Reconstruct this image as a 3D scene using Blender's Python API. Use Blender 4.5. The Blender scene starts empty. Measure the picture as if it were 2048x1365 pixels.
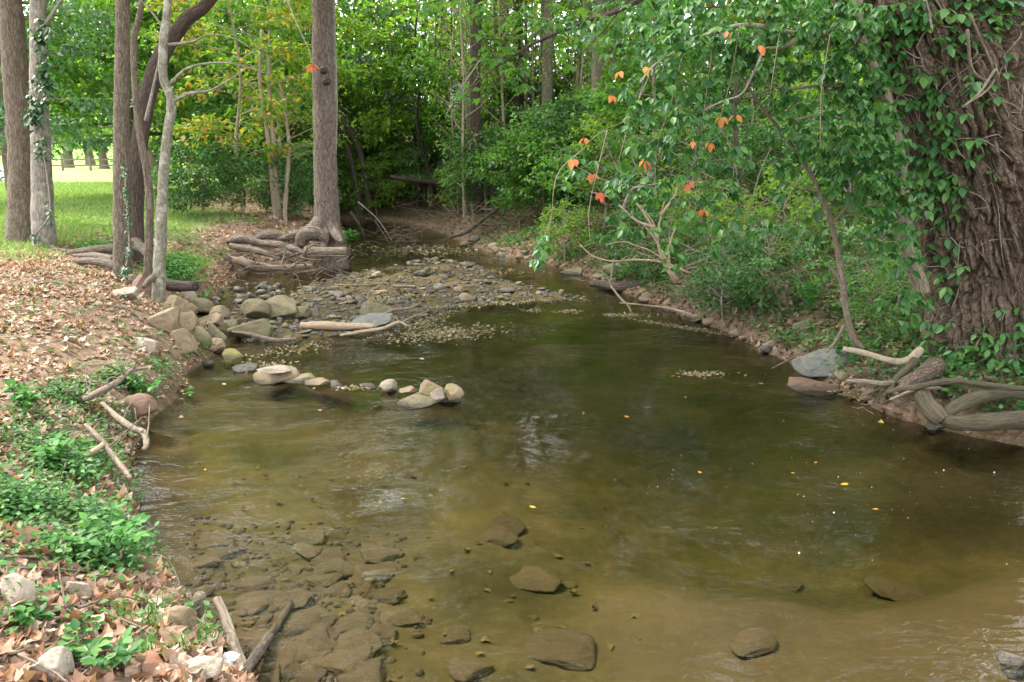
import bpy, math, random
import numpy as np
from mathutils import Vector

# ------------------------------------------------------------------ camera, sky, sun, exposure
scene = bpy.context.scene
COL = scene.collection
PITCH = math.radians(13.16)
CAM_Z = 2.3
F = 2048 * 28.0 / 36.0
cam = bpy.data.cameras.new('camera'); cam.lens = 28.0; cam.sensor_width = 36.0
cam.clip_start = 0.05; cam.clip_end = 2000
cam_o = bpy.data.objects.new('camera', cam); COL.objects.link(cam_o)
cam_o.location = (0, 0, CAM_Z); cam_o.rotation_euler = (math.pi / 2 - PITCH, 0, 0)
scene.camera = cam_o
scene.render.engine = 'CYCLES'
scene.cycles.use_denoising = True
scene.cycles.max_bounces = 7; scene.cycles.diffuse_bounces = 4; scene.cycles.glossy_bounces = 3
scene.cycles.transparent_max_bounces = 8; scene.cycles.transmission_bounces = 4
scene.cycles.sample_clamp_indirect = 8.0
SUN_EL, SUN_AZ = math.radians(56), math.radians(-68)
world = bpy.data.worlds.new("World"); scene.world = world; world.use_nodes = True
wn = world.node_tree.nodes; wl = world.node_tree.links
sky = wn.new('ShaderNodeTexSky'); sky.sky_type = 'NISHITA'; sky.sun_disc = False
sky.sun_elevation = SUN_EL; sky.sun_rotation = SUN_AZ
sky.air_density = 1.0; sky.dust_density = 3.0; sky.ozone_density = 1.0
wn['Background'].inputs['Strength'].default_value = 0.15
# a bright broken cloud layer over the whole sky
ctc = wn.new('ShaderNodeTexCoord'); cno = wn.new('ShaderNodeTexNoise'); cno.inputs['Scale'].default_value = 3.2; cno.inputs['Detail'].default_value = 6
crp = wn.new('ShaderNodeValToRGB'); crp.color_ramp.elements[0].position = .36; crp.color_ramp.elements[1].position = .58
cmx = wn.new('ShaderNodeMix'); cmx.data_type = 'RGBA'; cmx.inputs[7].default_value = (13.5, 13.7, 14.2, 1)
wl.new(ctc.outputs['Generated'], cno.inputs['Vector']); wl.new(cno.outputs[0], crp.inputs[0]); wl.new(crp.outputs[0], cmx.inputs[0])
wl.new(sky.outputs[0], cmx.inputs[6]); wl.new(cmx.outputs[2], wn['Background'].inputs['Color'])
sun = bpy.data.lights.new('sun', 'SUN'); sun.energy = 2.3; sun.angle = math.radians(10); sun.color = (1.0, 0.94, 0.84)
sun_o = bpy.data.objects.new('sun', sun); COL.objects.link(sun_o)
S = Vector((math.sin(SUN_AZ) * math.cos(SUN_EL), math.cos(SUN_AZ) * math.cos(SUN_EL), math.sin(SUN_EL)))
sun_o.rotation_euler = S.to_track_quat('Z', 'Y').to_euler(); sun_o.location = (-30, -20, 40)
scene.view_settings.view_transform = 'Standard'
scene.view_settings.look = 'None'
scene.view_settings.exposure = 1.88
scene.view_settings.gamma = 1.0
scene.view_settings.use_curve_mapping = False

rs = np.random.RandomState(7)
random.seed(7)
TAU = 2 * math.pi

# ------------------------------------------------------------------ geometry helpers
CP, SP = math.cos(PITCH), math.sin(PITCH)

def ray(px, py):
    dx = (px - 1024) / F; dy = (682.5 - py) / F
    return np.array([dx, CP + dy * SP, -SP + dy * CP])

def at_z(px, py, z=0.0):
    r = ray(px, py); t = (z - CAM_Z) / r[2]
    return np.array([r[0] * t, r[1] * t, z])

def at_y(px, py, Y):
    r = ray(px, py); t = Y / r[1]
    return np.array([r[0] * t, Y, CAM_Z + r[2] * t])

def project(P):
    P = np.atleast_2d(P); x = P[:, 0]; y = P[:, 1]; z = P[:, 2] - CAM_Z
    w = y * CP - z * SP; v = y * SP + z * CP
    w = np.maximum(w, 1e-3)
    return np.stack([1024 + F * x / w, 682.5 - F * v / w, w], 1)

def _hash(i, j, k, s):
    n = (i * 73856093 ^ j * 19349663 ^ k * 83492791 ^ (s * 2654435761 % 4294967291)) & 0xffffffff
    n = ((n ^ (n >> 15)) * 2246822519) & 0xffffffff
    n = ((n ^ (n >> 13)) * 3266489917) & 0xffffffff
    return (n ^ (n >> 16)) / 4294967295.0

def vnoise(P, s=0):
    P = np.asarray(P, float); I = np.floor(P).astype(np.int64); f = P - I; f = f * f * (3 - 2 * f)
    out = 0
    for a in (0, 1):
        for b in (0, 1):
            for c in (0, 1):
                w = (f[:, 0] if a else 1 - f[:, 0]) * (f[:, 1] if b else 1 - f[:, 1]) * (f[:, 2] if c else 1 - f[:, 2])
                out = out + w * _hash(I[:, 0] + a, I[:, 1] + b, I[:, 2] + c, s)
    return out

def fbm(P, s=0, o=3):
    P = np.asarray(P, float); t = 0; a = .5; n = 0
    for k in range(o):
        t = t + a * vnoise(P * 2 ** k, s + k); n += a; a *= .5
    return t / n

def fbm2(x, y, sc, s=0, o=3):
    return fbm(np.stack([np.ravel(x) * sc, np.ravel(y) * sc, np.zeros(np.size(x))], 1), s, o).reshape(np.shape(x))

def worley(P, s=0):
    I = np.floor(P).astype(np.int64)
    d1 = np.full(len(P), 9.0); d2 = np.full(len(P), 9.0)
    for a in (-1, 0, 1):
        for b in (-1, 0, 1):
            for c in (-1, 0, 1):
                J = I + np.array([a, b, c])
                q = np.stack([_hash(J[:, 0], J[:, 1], J[:, 2], s + 11 * m) for m in range(3)], 1) + J
                d = np.sqrt(((q - P) ** 2).sum(1))
                m = d < d1
                d2 = np.where(m, d1, np.minimum(d2, d)); d1 = np.where(m, d, d1)
    return d1, d2

def sstep(a, b, x):
    t = np.clip((x - a) / (b - a), 0, 1); return t * t * (3 - 2 * t)

def unit(v):
    v = np.asarray(v, float); return v / np.maximum(np.linalg.norm(v, axis=-1, keepdims=True), 1e-9)

def smooth_path(pts, n):
    P = np.asarray(pts, float)
    if len(P) == 2: return P[0] + (P[1] - P[0]) * np.linspace(0, 1, n)[:, None]
    Q = np.vstack([2 * P[0] - P[1], P, 2 * P[-1] - P[-2]])
    t = np.linspace(0, len(P) - 1 - 1e-6, n); i = t.astype(int); u = (t - i)[:, None]
    a, b, c, d = Q[i], Q[i + 1], Q[i + 2], Q[i + 3]
    return .5 * (2 * b + (c - a) * u + (2 * a - 5 * b + 4 * c - d) * u ** 2 + (3 * b - a - 3 * c + d) * u ** 3)

class MB:
    def __init__(s): s.V = []; s.T = []; s.Q = []; s.C = []; s.n = 0
    def add(s, V, faces, tc=None):
        V = np.asarray(V, float); Fa = np.asarray(faces, np.int64)
        s.V.append(V); s.C.append(V if tc is None else np.asarray(tc, float))
        (s.T if Fa.shape[1] == 3 else s.Q).append(Fa + s.n); s.n += len(V)
    def add2(s, V, Q, T, tc=None):
        n0 = s.n; s.add(V, Q, tc)
        s.T.append(np.asarray(T, np.int64) + n0)
    def mesh(s, name, mat, smooth=True, origin=(0, 0, 0)):
        V = np.concatenate(s.V) - np.asarray(origin)
        T = np.concatenate(s.T) if s.T else np.zeros((0, 3), np.int64)
        Q = np.concatenate(s.Q) if s.Q else np.zeros((0, 4), np.int64)
        me = bpy.data.meshes.new(name)
        me.vertices.add(len(V)); me.vertices.foreach_set('co', V.astype(np.float32).ravel())
        L = np.concatenate([T.ravel(), Q.ravel()]).astype(np.int32)
        me.loops.add(len(L)); me.loops.foreach_set('vertex_index', L)
        st = np.concatenate([np.arange(len(T)) * 3, len(T) * 3 + np.arange(len(Q)) * 4]).astype(np.int32)
        me.polygons.add(len(st)); me.polygons.foreach_set('loop_start', st)
        me.update(calc_edges=True)
        me.polygons.foreach_set('use_smooth', np.full(len(st), smooth))
        at = me.attributes.new('tc', 'FLOAT_VECTOR', 'POINT')
        at.data.foreach_set('vector', np.concatenate(s.C).astype(np.float32).ravel())
        if mat: me.materials.append(mat)
        me.validate(); return me
    def build(s, name, mat, parent=None, smooth=True, origin=None, kind=None):
        if origin is None: origin = tuple(parent.location) if parent else (0, 0, 0)
        o = bpy.data.objects.new(name, s.mesh(name, mat, smooth, origin)); COL.objects.link(o)
        if parent: o.parent = parent
        else: o.location = origin
        if kind: o['kind'] = kind
        return o

def frames(P):
    T = unit(np.gradient(P, axis=0)); N = np.zeros_like(P)
    r = np.array([0, 1., 0]) if abs(T[0][1]) < .8 else np.array([1., 0, 0])
    for i in range(len(P)):
        r = r - T[i] * (r @ T[i]); r = r / max(np.linalg.norm(r), 1e-9); N[i] = r
    return T, N, np.cross(T, N)

def tube(path, radii, sides=8, seed=0, bump=0.0, freq=6.0, flat=1.0):
    P = np.asarray(path, float); M = len(P); R = np.broadcast_to(np.asarray(radii, float), (M,))
    T, N, B = frames(P); th = np.arange(sides) / sides * TAU
    L = np.concatenate([[0], np.cumsum(np.linalg.norm(np.diff(P, axis=0), axis=1))])
    c, s_ = np.cos(th), np.sin(th)
    tc = np.stack([R[:, None] * c, R[:, None] * s_, np.broadcast_to(L[:, None], (M, sides))], 2)
    rad = np.broadcast_to(R[:, None], (M, sides)).copy()
    if bump:
        q = tc.reshape(-1, 3) * freq + seed * 7.13
        rad *= 1 + bump * (fbm(q * np.array([1, 1, .5]), seed, 3).reshape(M, sides) - .5) * 2
    V = P[:, None] + rad[:, :, None] * (c[None, :, None] * N[:, None] + flat * s_[None, :, None] * B[:, None])
    i = np.arange(M - 1)[:, None]; j = np.arange(sides)[None]; j2 = (j + 1) % sides
    Q = np.stack([i * sides + j, i * sides + j2, (i + 1) * sides + j2, (i + 1) * sides + j], 2).reshape(-1, 4)
    V = np.vstack([V.reshape(-1, 3), P[0], P[-1]]); tc = np.vstack([tc.reshape(-1, 3), [0, 0, L[0]], [0, 0, L[-1]]])
    n = M * sides; jj = np.arange(sides); k = (jj + 1) % sides
    Tr = np.vstack([np.stack([np.full(sides, n), k, jj], 1), np.stack([np.full(sides, n + 1), (M - 1) * sides + jj, (M - 1) * sides + k], 1)])
    return V, Q, Tr, tc

def add_tube(mb, path, radii, sides=8, n=None, **kw):
    P = smooth_path(path, n or max(4, len(path) * 3)); R = np.asarray(radii, float)
    if R.ndim and len(R) != len(P): R = np.interp(np.linspace(0, 1, len(P)), np.linspace(0, 1, len(R)), R)
    V, Q, T, tc = tube(P, R, sides, **kw); mb.add2(V, Q, T, tc); return P

def leaf_frames(D, rng, nj=.35, upw=1.0):
    a = unit(D); up = np.array([0, 0, upw]) + rng.normal(0, nj, a.shape)
    n = unit(up - a * (up * a).sum(1, keepdims=True)); return a, n, np.cross(a, n)

def leaf_quads(P, D, size, rng, width=.3, fold=.10, nj=.35, upw=1.0):
    """one folded two-triangle leaf at each P pointing along D"""
    a, n, s = leaf_frames(D, rng, nj, upw); L = np.asarray(size)[:, None]; w = width * L
    m = P + a * L * .45 + n * fold * L
    V = np.stack([P, m + s * w, P + a * L - n * fold * L * .6, m - s * w], 1).reshape(-1, 3)
    return V, (np.arange(len(P)) * 4)[:, None] + np.arange(4)

OV = np.array([(0, 0), (.22, .25), (.30, .52), (.17, .82), (0, 1.06)])
def ovate(P, D, size, rng, width=1.0, fold=.08, nj=.25, upw=1.0, curl=.12):
    """ovate leaf of two halves with a folded midrib"""
    a, n, s = leaf_frames(D, rng, nj, upw); L = np.asarray(size)[:, None, None]; N_ = len(P)
    x = np.concatenate([OV[:, 0], -OV[1:4, 0][::-1]]) * width; y = np.concatenate([OV[:, 1], OV[1:4, 1][::-1]])
    xm = np.concatenate([[0], x]); ym = np.concatenate([[.5], y])
    z = np.abs(xm) * fold * 4 - curl * ym ** 2
    V = P[:, None] + L * (xm[None, :, None] * s[:, None] + ym[None, :, None] * a[:, None] + z[None, :, None] * n[:, None])
    T = np.array([(0, 1, 2), (0, 2, 3), (0, 3, 4), (0, 4, 5), (0, 5, 6), (0, 6, 7), (0, 7, 8), (0, 8, 1)])
    Fc = (np.arange(N_) * 9)[:, None, None] + T[None]
    return V.reshape(-1, 3), Fc.reshape(-1, 3)

LOBE = {5: [(-.02, 0), (.16, .05), (.42, .02), (.30, .22), (.55, .42), (.28, .45), (.20, .60), (0, 1.0)],
        3: [(-.02, 0), (.18, .10), (.30, .22), (.46, .52), (.24, .50), (.16, .66), (0, 1.0)],
        1: [(-.02, 0), (.18, .18), (.27, .42), (.22, .68), (.10, .88), (0, 1.0)]}
def fallen_leaf(rng, lobes, curl):
    """unit fallen leaf: outline fan with a raised curled blade and a stalk"""
    h = np.array(LOBE[lobes]); h = h + rng.normal(0, .02, h.shape); h[0, 0] = 0; h[-1, 0] = 0
    out = np.vstack([h, (h * [-1, 1])[1:-1][::-1]])
    xy = np.vstack([[0, .42], out * rng.uniform(.9, 1.1, (len(out), 1))]) - [0, .45]
    r2 = (xy ** 2).sum(1)
    ax = rng.uniform(0, math.pi); u = xy[:, 0] * math.cos(ax) + xy[:, 1] * math.sin(ax)
    z = curl * (u ** 2 * 2.0 + .5 * r2) + rng.normal(0, .035, len(xy)); z[0] = 0.0
    V = np.column_stack([xy, z]); k = len(out)
    T = [(0, 1 + i, 1 + (i + 1) % k) for i in range(k)]
    st = np.array([(-.012, -.45, z[1]), (.012, -.45, z[1]), (.0, -.85, z[1] + .05)])
    V = np.vstack([V, st]); T.append((k + 1, k + 2, k + 3)); return V, np.array(T)

# ------------------------------------------------------------------ object helpers
def tag(o, label, cat, group=None, kind=None):
    o['label'] = label; o['category'] = cat
    if group: o['group'] = group
    if kind: o['kind'] = kind
    return o

def thing(name, label, cat, loc=(0, 0, 0), group=None):
    o = bpy.data.objects.new(name, None); COL.objects.link(o); o.empty_display_size = .1
    o.location = tuple(loc); return tag(o, label, cat, group)

def copy_tree(o, parent=None, mats=None):
    c = o.copy(); COL.objects.link(c)
    if parent: c.parent = parent
    if mats and c.type == 'MESH' and o.name.split('.')[0] in mats:
        c.material_slots[0].link = 'OBJECT'; c.material_slots[0].material = mats[o.name.split('.')[0]]
    for ch in list(o.children): copy_tree(ch, c, mats)
    return c

def setmat(o, m):
    o.material_slots[0].link = 'OBJECT'; o.material_slots[0].material = m

# ------------------------------------------------------------------ materials
def newmat(name):
    m = bpy.data.materials.new(name); m.use_nodes = True; nt = m.node_tree; nt.nodes.clear()
    return m, nt, nt.nodes, nt.links

def node(N, t, **kw):
    n = N.new(t)
    for k, v in kw.items():
        if k.startswith('i_'):
            key = k[2:]; n.inputs[int(key) if key.isdigit() else key].default_value = v
        else: setattr(n, k, v)
    return n

def ramp(N, cols, pos=None, interp='LINEAR'):
    r = N.new('ShaderNodeValToRGB'); e = r.color_ramp.elements; r.color_ramp.interpolation = interp
    k = len(cols); pos = pos or [i / max(1, k - 1) for i in range(k)]
    while len(e) < k: e.new(.5)
    for i, (c, p) in enumerate(zip(cols, pos)):
        e[i].position = p
    for i, (c, p) in enumerate(zip(cols, pos)):
        e[i].color = (*c, 1)
    return r

def noise(N, L, vec, scale, detail=4, rough=.6, dist=0.0):
    n = node(N, 'ShaderNodeTexNoise'); n.inputs['Scale'].default_value = scale; n.inputs['Detail'].default_value = detail
    n.inputs['Roughness'].default_value = rough; n.inputs['Distortion'].default_value = dist
    if vec is not None: L.new(vec, n.inputs['Vector'])
    return n

def mixc(N, L, fac, a, b, mode='MIX'):
    m = N.new('ShaderNodeMix'); m.data_type = 'RGBA'; m.blend_type = mode
    for k, v in ((0, fac), (6, a), (7, b)):
        if hasattr(v, 'is_linked'): L.new(v, m.inputs[k])
        elif k == 0: m.inputs[0].default_value = v
        else: m.inputs[k].default_value = (*v, 1)
    return m.outputs[2]

def math_(N, L, op, a, b=0.0, c=None):
    m = N.new('ShaderNodeMath'); m.operation = op
    for k, v in enumerate((a, b) if c is None else (a, b, c)):
        if hasattr(v, 'is_linked'): L.new(v, m.inputs[k])
        else: m.inputs[k].default_value = v
    return m.outputs[0]

def leafmat(name, cols, trans=.42, rough=.46, spec=.22, pos=None, spots=None):
    m, nt, N, L = newmat(name)
    g = N.new('ShaderNodeNewGeometry'); oi = N.new('ShaderNodeObjectInfo')
    v = math_(N, L, 'FRACT', math_(N, L, 'ADD', g.outputs['Random Per Island'], oi.outputs['Random']))
    c = ramp(N, cols, pos); L.new(v, c.inputs[0]); colr = c.outputs[0]
    tcn = N.new('ShaderNodeTexCoord'); nz = noise(N, L, tcn.outputs['Object'], 30, 2)
    colr = mixc(N, L, math_(N, L, 'MULTIPLY', nz.outputs[0], .35), colr, spots or (.5 * cols[0][0], .5 * cols[0][1], .5 * cols[0][2]))
    p = node(N, 'ShaderNodeBsdfPrincipled', i_Roughness=rough); p.inputs['Specular IOR Level'].default_value = spec
    t = N.new('ShaderNodeBsdfTranslucent'); mx = N.new('ShaderNodeMixShader'); mx.inputs[0].default_value = trans
    L.new(colr, p.inputs['Base Color'])
    tcol = mixc(N, L, 1.0, colr, (1.25, 1.3, .6), 'MULTIPLY'); L.new(tcol, t.inputs['Color'])
    L.new(p.outputs[0], mx.inputs[1]); L.new(t.outputs[0], mx.inputs[2])
    o = N.new('ShaderNodeOutputMaterial'); L.new(mx.outputs[0], o.inputs[0]); return m

def barkmat(name, c0, c1, scale=14, stretch=.18, bump=.6, moss=None, lichen=None, mossamt=.55, vw=.5):
    m, nt, N, L = newmat(name)
    at = node(N, 'ShaderNodeAttribute', attribute_name='tc')
    mp = N.new('ShaderNodeMapping'); mp.inputs['Scale'].default_value = (1, 1, stretch); L.new(at.outputs['Vector'], mp.inputs[0])
    wob = noise(N, L, at.outputs['Vector'], 5, 3)
    vm = N.new('ShaderNodeVectorMath'); vm.operation = 'MULTIPLY_ADD'; L.new(wob.outputs['Color'], vm.inputs[0])
    vm.inputs[1].default_value = (.14, .14, .14); L.new(mp.outputs[0], vm.inputs[2])
    vo = node(N, 'ShaderNodeTexVoronoi', feature='DISTANCE_TO_EDGE'); vo.inputs['Scale'].default_value = scale; L.new(vm.outputs[0], vo.inputs['Vector'])
    n1 = noise(N, L, mp.outputs[0], scale * 2.2, 5, .7); n2 = noise(N, L, at.outputs['Vector'], 1.6, 3)
    h = math_(N, L, 'ADD', math_(N, L, 'MINIMUM', math_(N, L, 'MULTIPLY', vo.outputs[0], 3.0 * vw), .55 * vw), math_(N, L, 'MULTIPLY_ADD', n1.outputs[0], 1.25 - .55 * vw, .20 - .22 * vw))
    cr = ramp(N, [tuple(.55 * x for x in c0), c0, c1], [.3, .55, 1.0]); L.new(h, cr.inputs[0]); col = cr.outputs[0]
    if lichen:
        k = ramp(N, [(0, 0, 0), (1, 1, 1)], [.52, .62]); nl = noise(N, L, at.outputs['Vector'], 11, 4); L.new(nl.outputs[0], k.inputs[0])
        col = mixc(N, L, math_(N, L, 'MULTIPLY', k.outputs[0], .7), col, lichen)
    if moss:
        k = ramp(N, [(0, 0, 0), (1, 1, 1)], [mossamt, mossamt + .14]); nm = noise(N, L, at.outputs['Vector'], 3.2, 5); L.new(nm.outputs[0], k.inputs[0])
        col = mixc(N, L, math_(N, L, 'MULTIPLY', k.outputs[0], .8), col, moss)
    col = mixc(N, L, math_(N, L, 'MULTIPLY', n2.outputs[0], .5), col, tuple(.6 * x for x in c0))
    p = node(N, 'ShaderNodeBsdfPrincipled', i_Roughness=.85); p.inputs['Specular IOR Level'].default_value = .2
    b = N.new('ShaderNodeBump'); b.inputs['Strength'].default_value = bump; b.inputs['Distance'].default_value = .03
    L.new(h, b.inputs['Height']); L.new(b.outputs[0], p.inputs['Normal']); L.new(col, p.inputs['Base Color'])
    o = N.new('ShaderNodeOutputMaterial'); L.new(p.outputs[0], o.inputs[0]); return m

def rockmat(name, cols, moss=None, mossamt=.5, rough=.75, wet=True):
    m, nt, N, L = newmat(name)
    tcn = N.new('ShaderNodeTexCoord'); oi = N.new('ShaderNodeObjectInfo'); g = N.new('ShaderNodeNewGeometry')
    n1 = noise(N, L, g.outputs['Position'], 9, 7, .7, .4); n2 = noise(N, L, g.outputs['Position'], 45, 4, .7)
    f = math_(N, L, 'ADD', math_(N, L, 'MULTIPLY', n1.outputs[0], .8), math_(N, L, 'MULTIPLY', oi.outputs['Random'], .35))
    cr = ramp(N, cols, [.25 + .65 * i / (len(cols) - 1) for i in range(len(cols))]); L.new(f, cr.inputs[0]); col = cr.outputs[0]
    col = mixc(N, L, math_(N, L, 'MULTIPLY', n2.outputs[0], .75), col, tuple(.5 * x for x in cols[0]))
    if moss:
        nm = noise(N, L, g.outputs['Position'], 6, 5); k = ramp(N, [(0, 0, 0), (1, 1, 1)], [mossamt - .06, mossamt + .1]); L.new(nm.outputs[0], k.inputs[0])
        col = mixc(N, L, math_(N, L, 'MULTIPLY', k.outputs[0], .8), col, moss)
    if wet:
     sx = N.new('ShaderNodeSeparateXYZ'); L.new(g.outputs['Position'], sx.inputs[0])
     wz = node(N, 'ShaderNodeMapRange'); wz.inputs[1].default_value = .015; wz.inputs[2].default_value = .055; wz.inputs[3].default_value = .75; wz.inputs[4].default_value = 0
     L.new(math_(N, L, 'ADD', sx.outputs[2], math_(N, L, 'MULTIPLY', math_(N, L, 'SUBTRACT', n1.outputs[0], .5), .06)), wz.inputs[0])
     col = mixc(N, L, wz.outputs[0], col, (.045, .038, .028))                       # the wet, silted foot at the waterline
    p = node(N, 'ShaderNodeBsdfPrincipled', i_Roughness=rough); p.inputs['Specular IOR Level'].default_value = .35
    b = N.new('ShaderNodeBump'); b.inputs['Strength'].default_value = .9; b.inputs['Distance'].default_value = .025
    hh = math_(N, L, 'ADD', n1.outputs[0], math_(N, L, 'MULTIPLY', n2.outputs[0], .4))
    L.new(hh, b.inputs['Height']); L.new(b.outputs[0], p.inputs['Normal']); L.new(col, p.inputs['Base Color'])
    o = N.new('ShaderNodeOutputMaterial'); L.new(p.outputs[0], o.inputs[0]); return m

def plain(name, col, rough=.6, metal=0.0, spec=.4):
    m, nt, N, L = newmat(name); tcn = N.new('ShaderNodeTexCoord'); nz = noise(N, L, tcn.outputs['Object'], 12, 4)
    p = node(N, 'ShaderNodeBsdfPrincipled', i_Roughness=rough, i_Metallic=metal); p.inputs['Specular IOR Level'].default_value = spec
    L.new(mixc(N, L, math_(N, L, 'MULTIPLY', nz.outputs[0], .3), col, tuple(.7 * x for x in col)), p.inputs['Base Color'])
    o = N.new('ShaderNodeOutputMaterial'); L.new(p.outputs[0], o.inputs[0]); return m

M = {}
M['bark_grey'] = barkmat('bark_grey', (.085, .066, .046), (.25, .20, .15), 26, .16, .8)
M['bark_pale'] = barkmat('bark_pale', (.145, .122, .098), (.34, .30, .25), 22, .12, .5, lichen=(.36, .36, .30))
M['bark_mid'] = barkmat('bark_mid', (.08, .06, .046), (.26, .205, .165), 20, .2, .9, moss=(.13, .14, .05), mossamt=.68)
M['bark_dark'] = barkmat('bark_dark', (.045, .032, .024), (.12, .09, .07), 20, .16, .8)
M['bark_lichen'] = barkmat('bark_lichen', (.13, .115, .082), (.31, .28, .21), 30, .3, .5, lichen=(.42, .43, .34))
M['bark_tan'] = barkmat('bark_tan', (.25, .20, .14), (.40, .33, .24), 26, .2, .4)
M['bark_stem'] = barkmat('bark_stem', (.12, .10, .07), (.27, .22, .16), 30, .2, .4)
M['bark_twig'] = barkmat('bark_twig', (.20, .165, .125), (.38, .33, .26), 40, .2, .2)
M['bark_hero'] = barkmat('bark_hero', (.07, .05, .036), (.25, .187, .135), 34, .12, 1.0, moss=(.10, .12, .045), mossamt=.66)
M['bark_root'] = barkmat('bark_root', (.04, .032, .019), (.15, .122, .078), 24, .12, .9, moss=(.075, .095, .025), mossamt=.5, vw=.15)
M['wood_drift'] = barkmat('wood_drift', (.12, .088, .064), (.30, .235, .18), 22, .08, .7)
M['wood_pale'] = barkmat('wood_pale', (.27, .19, .12), (.46, .36, .25), 40, .04, .4)
M['wood_wet'] = barkmat('wood_wet', (.05, .04, .03), (.13, .10, .075), 20, .2, .7)
M['log_moss'] = barkmat('log_moss', (.13, .10, .07), (.29, .24, .18), 22, .15, .9, moss=(.09, .11, .03), mossamt=.55)

M['leaf_mid'] = leafmat('leaf_mid', [(.045, .13, .024), (.07, .19, .034), (.10, .24, .045), (.15, .28, .05)], .55)
M['leaf_light'] = leafmat('leaf_light', [(.08, .20, .03), (.13, .28, .04), (.20, .34, .055), (.32, .38, .06)], .6)
M['leaf_yellow'] = leafmat('leaf_yellow', [(.08, .20, .03), (.13, .26, .035), (.20, .29, .035), (.34, .33, .04), (.48, .26, .05), (.08, .20, .03), (.12, .24, .03)], .5)
M['leaf_blue'] = leafmat('leaf_blue', [(.045, .12, .05), (.07, .165, .07), (.11, .21, .10)], .4, .35, .5)
M['leaf_dark'] = leafmat('leaf_dark', [(.018, .055, .018), (.03, .08, .025), (.045, .105, .03)], .3, .35, .5)
M['leaf_creeper'] = leafmat('leaf_creeper', [(.026, .095, .024), (.04, .13, .03), (.065, .175, .036), (.12, .24, .05)], .42, .4, .4)
M['leaf_ivy'] = leafmat('leaf_ivy', [(.04, .14, .04), (.06, .18, .05), (.09, .23, .06), (.14, .27, .06)], .38, .4, .45)
M['leaf_red'] = leafmat('leaf_red', [(.50, .10, .05), (.55, .16, .06), (.52, .23, .08), (.45, .12, .05), (.40, .28, .07)], .45, .5)
M['leaf_ground'] = leafmat('leaf_ground', [(.026, .095, .024), (.045, .14, .032), (.075, .19, .042), (.13, .25, .06)], .34)
M['leaf_weed'] = leafmat('leaf_weed', [(.045, .16, .03), (.07, .21, .04), (.11, .26, .05)], .36)
M['leaf_autumn'] = leafmat('leaf_autumn', [(.45, .14, .03), (.50, .25, .05), (.28, .25, .04), (.50, .32, .05)], .45)
M['grass'] = leafmat('grass', [(.11, .23, .045), (.16, .28, .06), (.24, .32, .10), (.36, .36, .19)], .35, .6, .2)
M['litter'] = leafmat('litter', [(.16, .09, .06), (.28, .165, .11), (.37, .24, .17), (.46, .35, .27), (.24, .115, .075), (.38, .19, .105), (.52, .44, .36), (.17, .11, .075)], .15, .7, .2, spots=(.20, .12, .07))
M['litter_dull'] = leafmat('litter_dull', [(.12, .07, .045), (.22, .13, .08), (.30, .20, .13), (.36, .28, .20), (.20, .10, .05)], .12, .7, .2)
M['litter_wet'] = leafmat('litter_wet', [(.07, .05, .03), (.20, .13, .07), (.30, .25, .16), (.13, .15, .05), (.34, .20, .06), (.22, .20, .14), (.10, .07, .045)], .1, .4, .4)
M['leaf_gold'] = leafmat('leaf_gold', [(.55, .33, .03), (.60, .25, .04), (.55, .42, .08)], .2, .5)
M['foam'] = plain('foam', (.75, .76, .74), .3)

M['rock_tan'] = rockmat('rock_tan', [(.16, .115, .065), (.28, .205, .12), (.40, .315, .205)], (.15, .135, .05), .6)
M['rock_moss'] = rockmat('rock_moss', [(.12, .095, .055), (.22, .18, .105), (.32, .265, .17)], (.12, .125, .04), .55)
M['rock_pale'] = rockmat('rock_pale', [(.24, .19, .135), (.36, .295, .22), (.47, .41, .33)])
M['rock_grey'] = rockmat('rock_grey', [(.11, .11, .095), (.19, .187, .16), (.27, .26, .23)], (.15, .16, .09), .6)
M['rock_red'] = rockmat('rock_red', [(.10, .055, .036), (.19, .11, .072), (.29, .19, .13)])
M['rock_wet'] = rockmat('rock_wet', [(.045, .035, .025), (.10, .08, .055), (.20, .165, .12)], (.10, .12, .03), .62, .35)
M['rock_bed'] = rockmat('rock_bed', [(.05, .033, .016), (.09, .06, .03), (.13, .088, .047)], (.06, .055, .018), .6, .8, wet=False)
M['rock_yellow'] = rockmat('rock_yellow', [(.20, .16, .06), (.32, .26, .09), (.40, .33, .18)], (.24, .22, .04), .5)
# ------------------------------------------------------------------ the creek's shore, the ground sheet
LEFT = [(470, 1365), (430, 1270), (392, 1200), (330, 1150), (285, 1090), (250, 1010), (245, 950), (275, 890), (300, 850), (345, 790),
        (378, 745), (415, 715), (428, 690), (402, 640), (392, 615), (420, 598), (445, 580), (470, 556), (510, 541), (560, 546), (640, 545),
        (690, 528), (698, 500), (692, 474), (670, 460), (600, 455), (545, 452)]
RIGHT = [(545, 443), (640, 441), (700, 442), (780, 446), (850, 455), (895, 470), (930, 490), (990, 508), (1030, 522), (1110, 533), (1180, 556),
         (1215, 574), (1280, 598), (1330, 620), (1400, 645), (1470, 672), (1530, 700), (1600, 735), (1660, 765), (1720, 795), (1790, 832),
         (1870, 862), (1960, 880), (2048, 895)]
NEAR = np.array([(14, 1.0), (9, 1.5), (5, 1.9), (2.4, 2.15), (.4, 2.1), (-.5, 2.3)])
Lw = np.array([at_z(*p)[:2] for p in LEFT]); Rw = np.array([at_z(*p)[:2] for p in RIGHT])
Rw = np.vstack([Rw, [(6.0, 5.7), (9.0, 5.1), (14, 4.6)]])
SHORE = np.vstack([Lw, Rw, NEAR])
SIDE = np.array([0] * len(Lw) + [1] * len(Rw) + [2] * len(NEAR))
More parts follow.
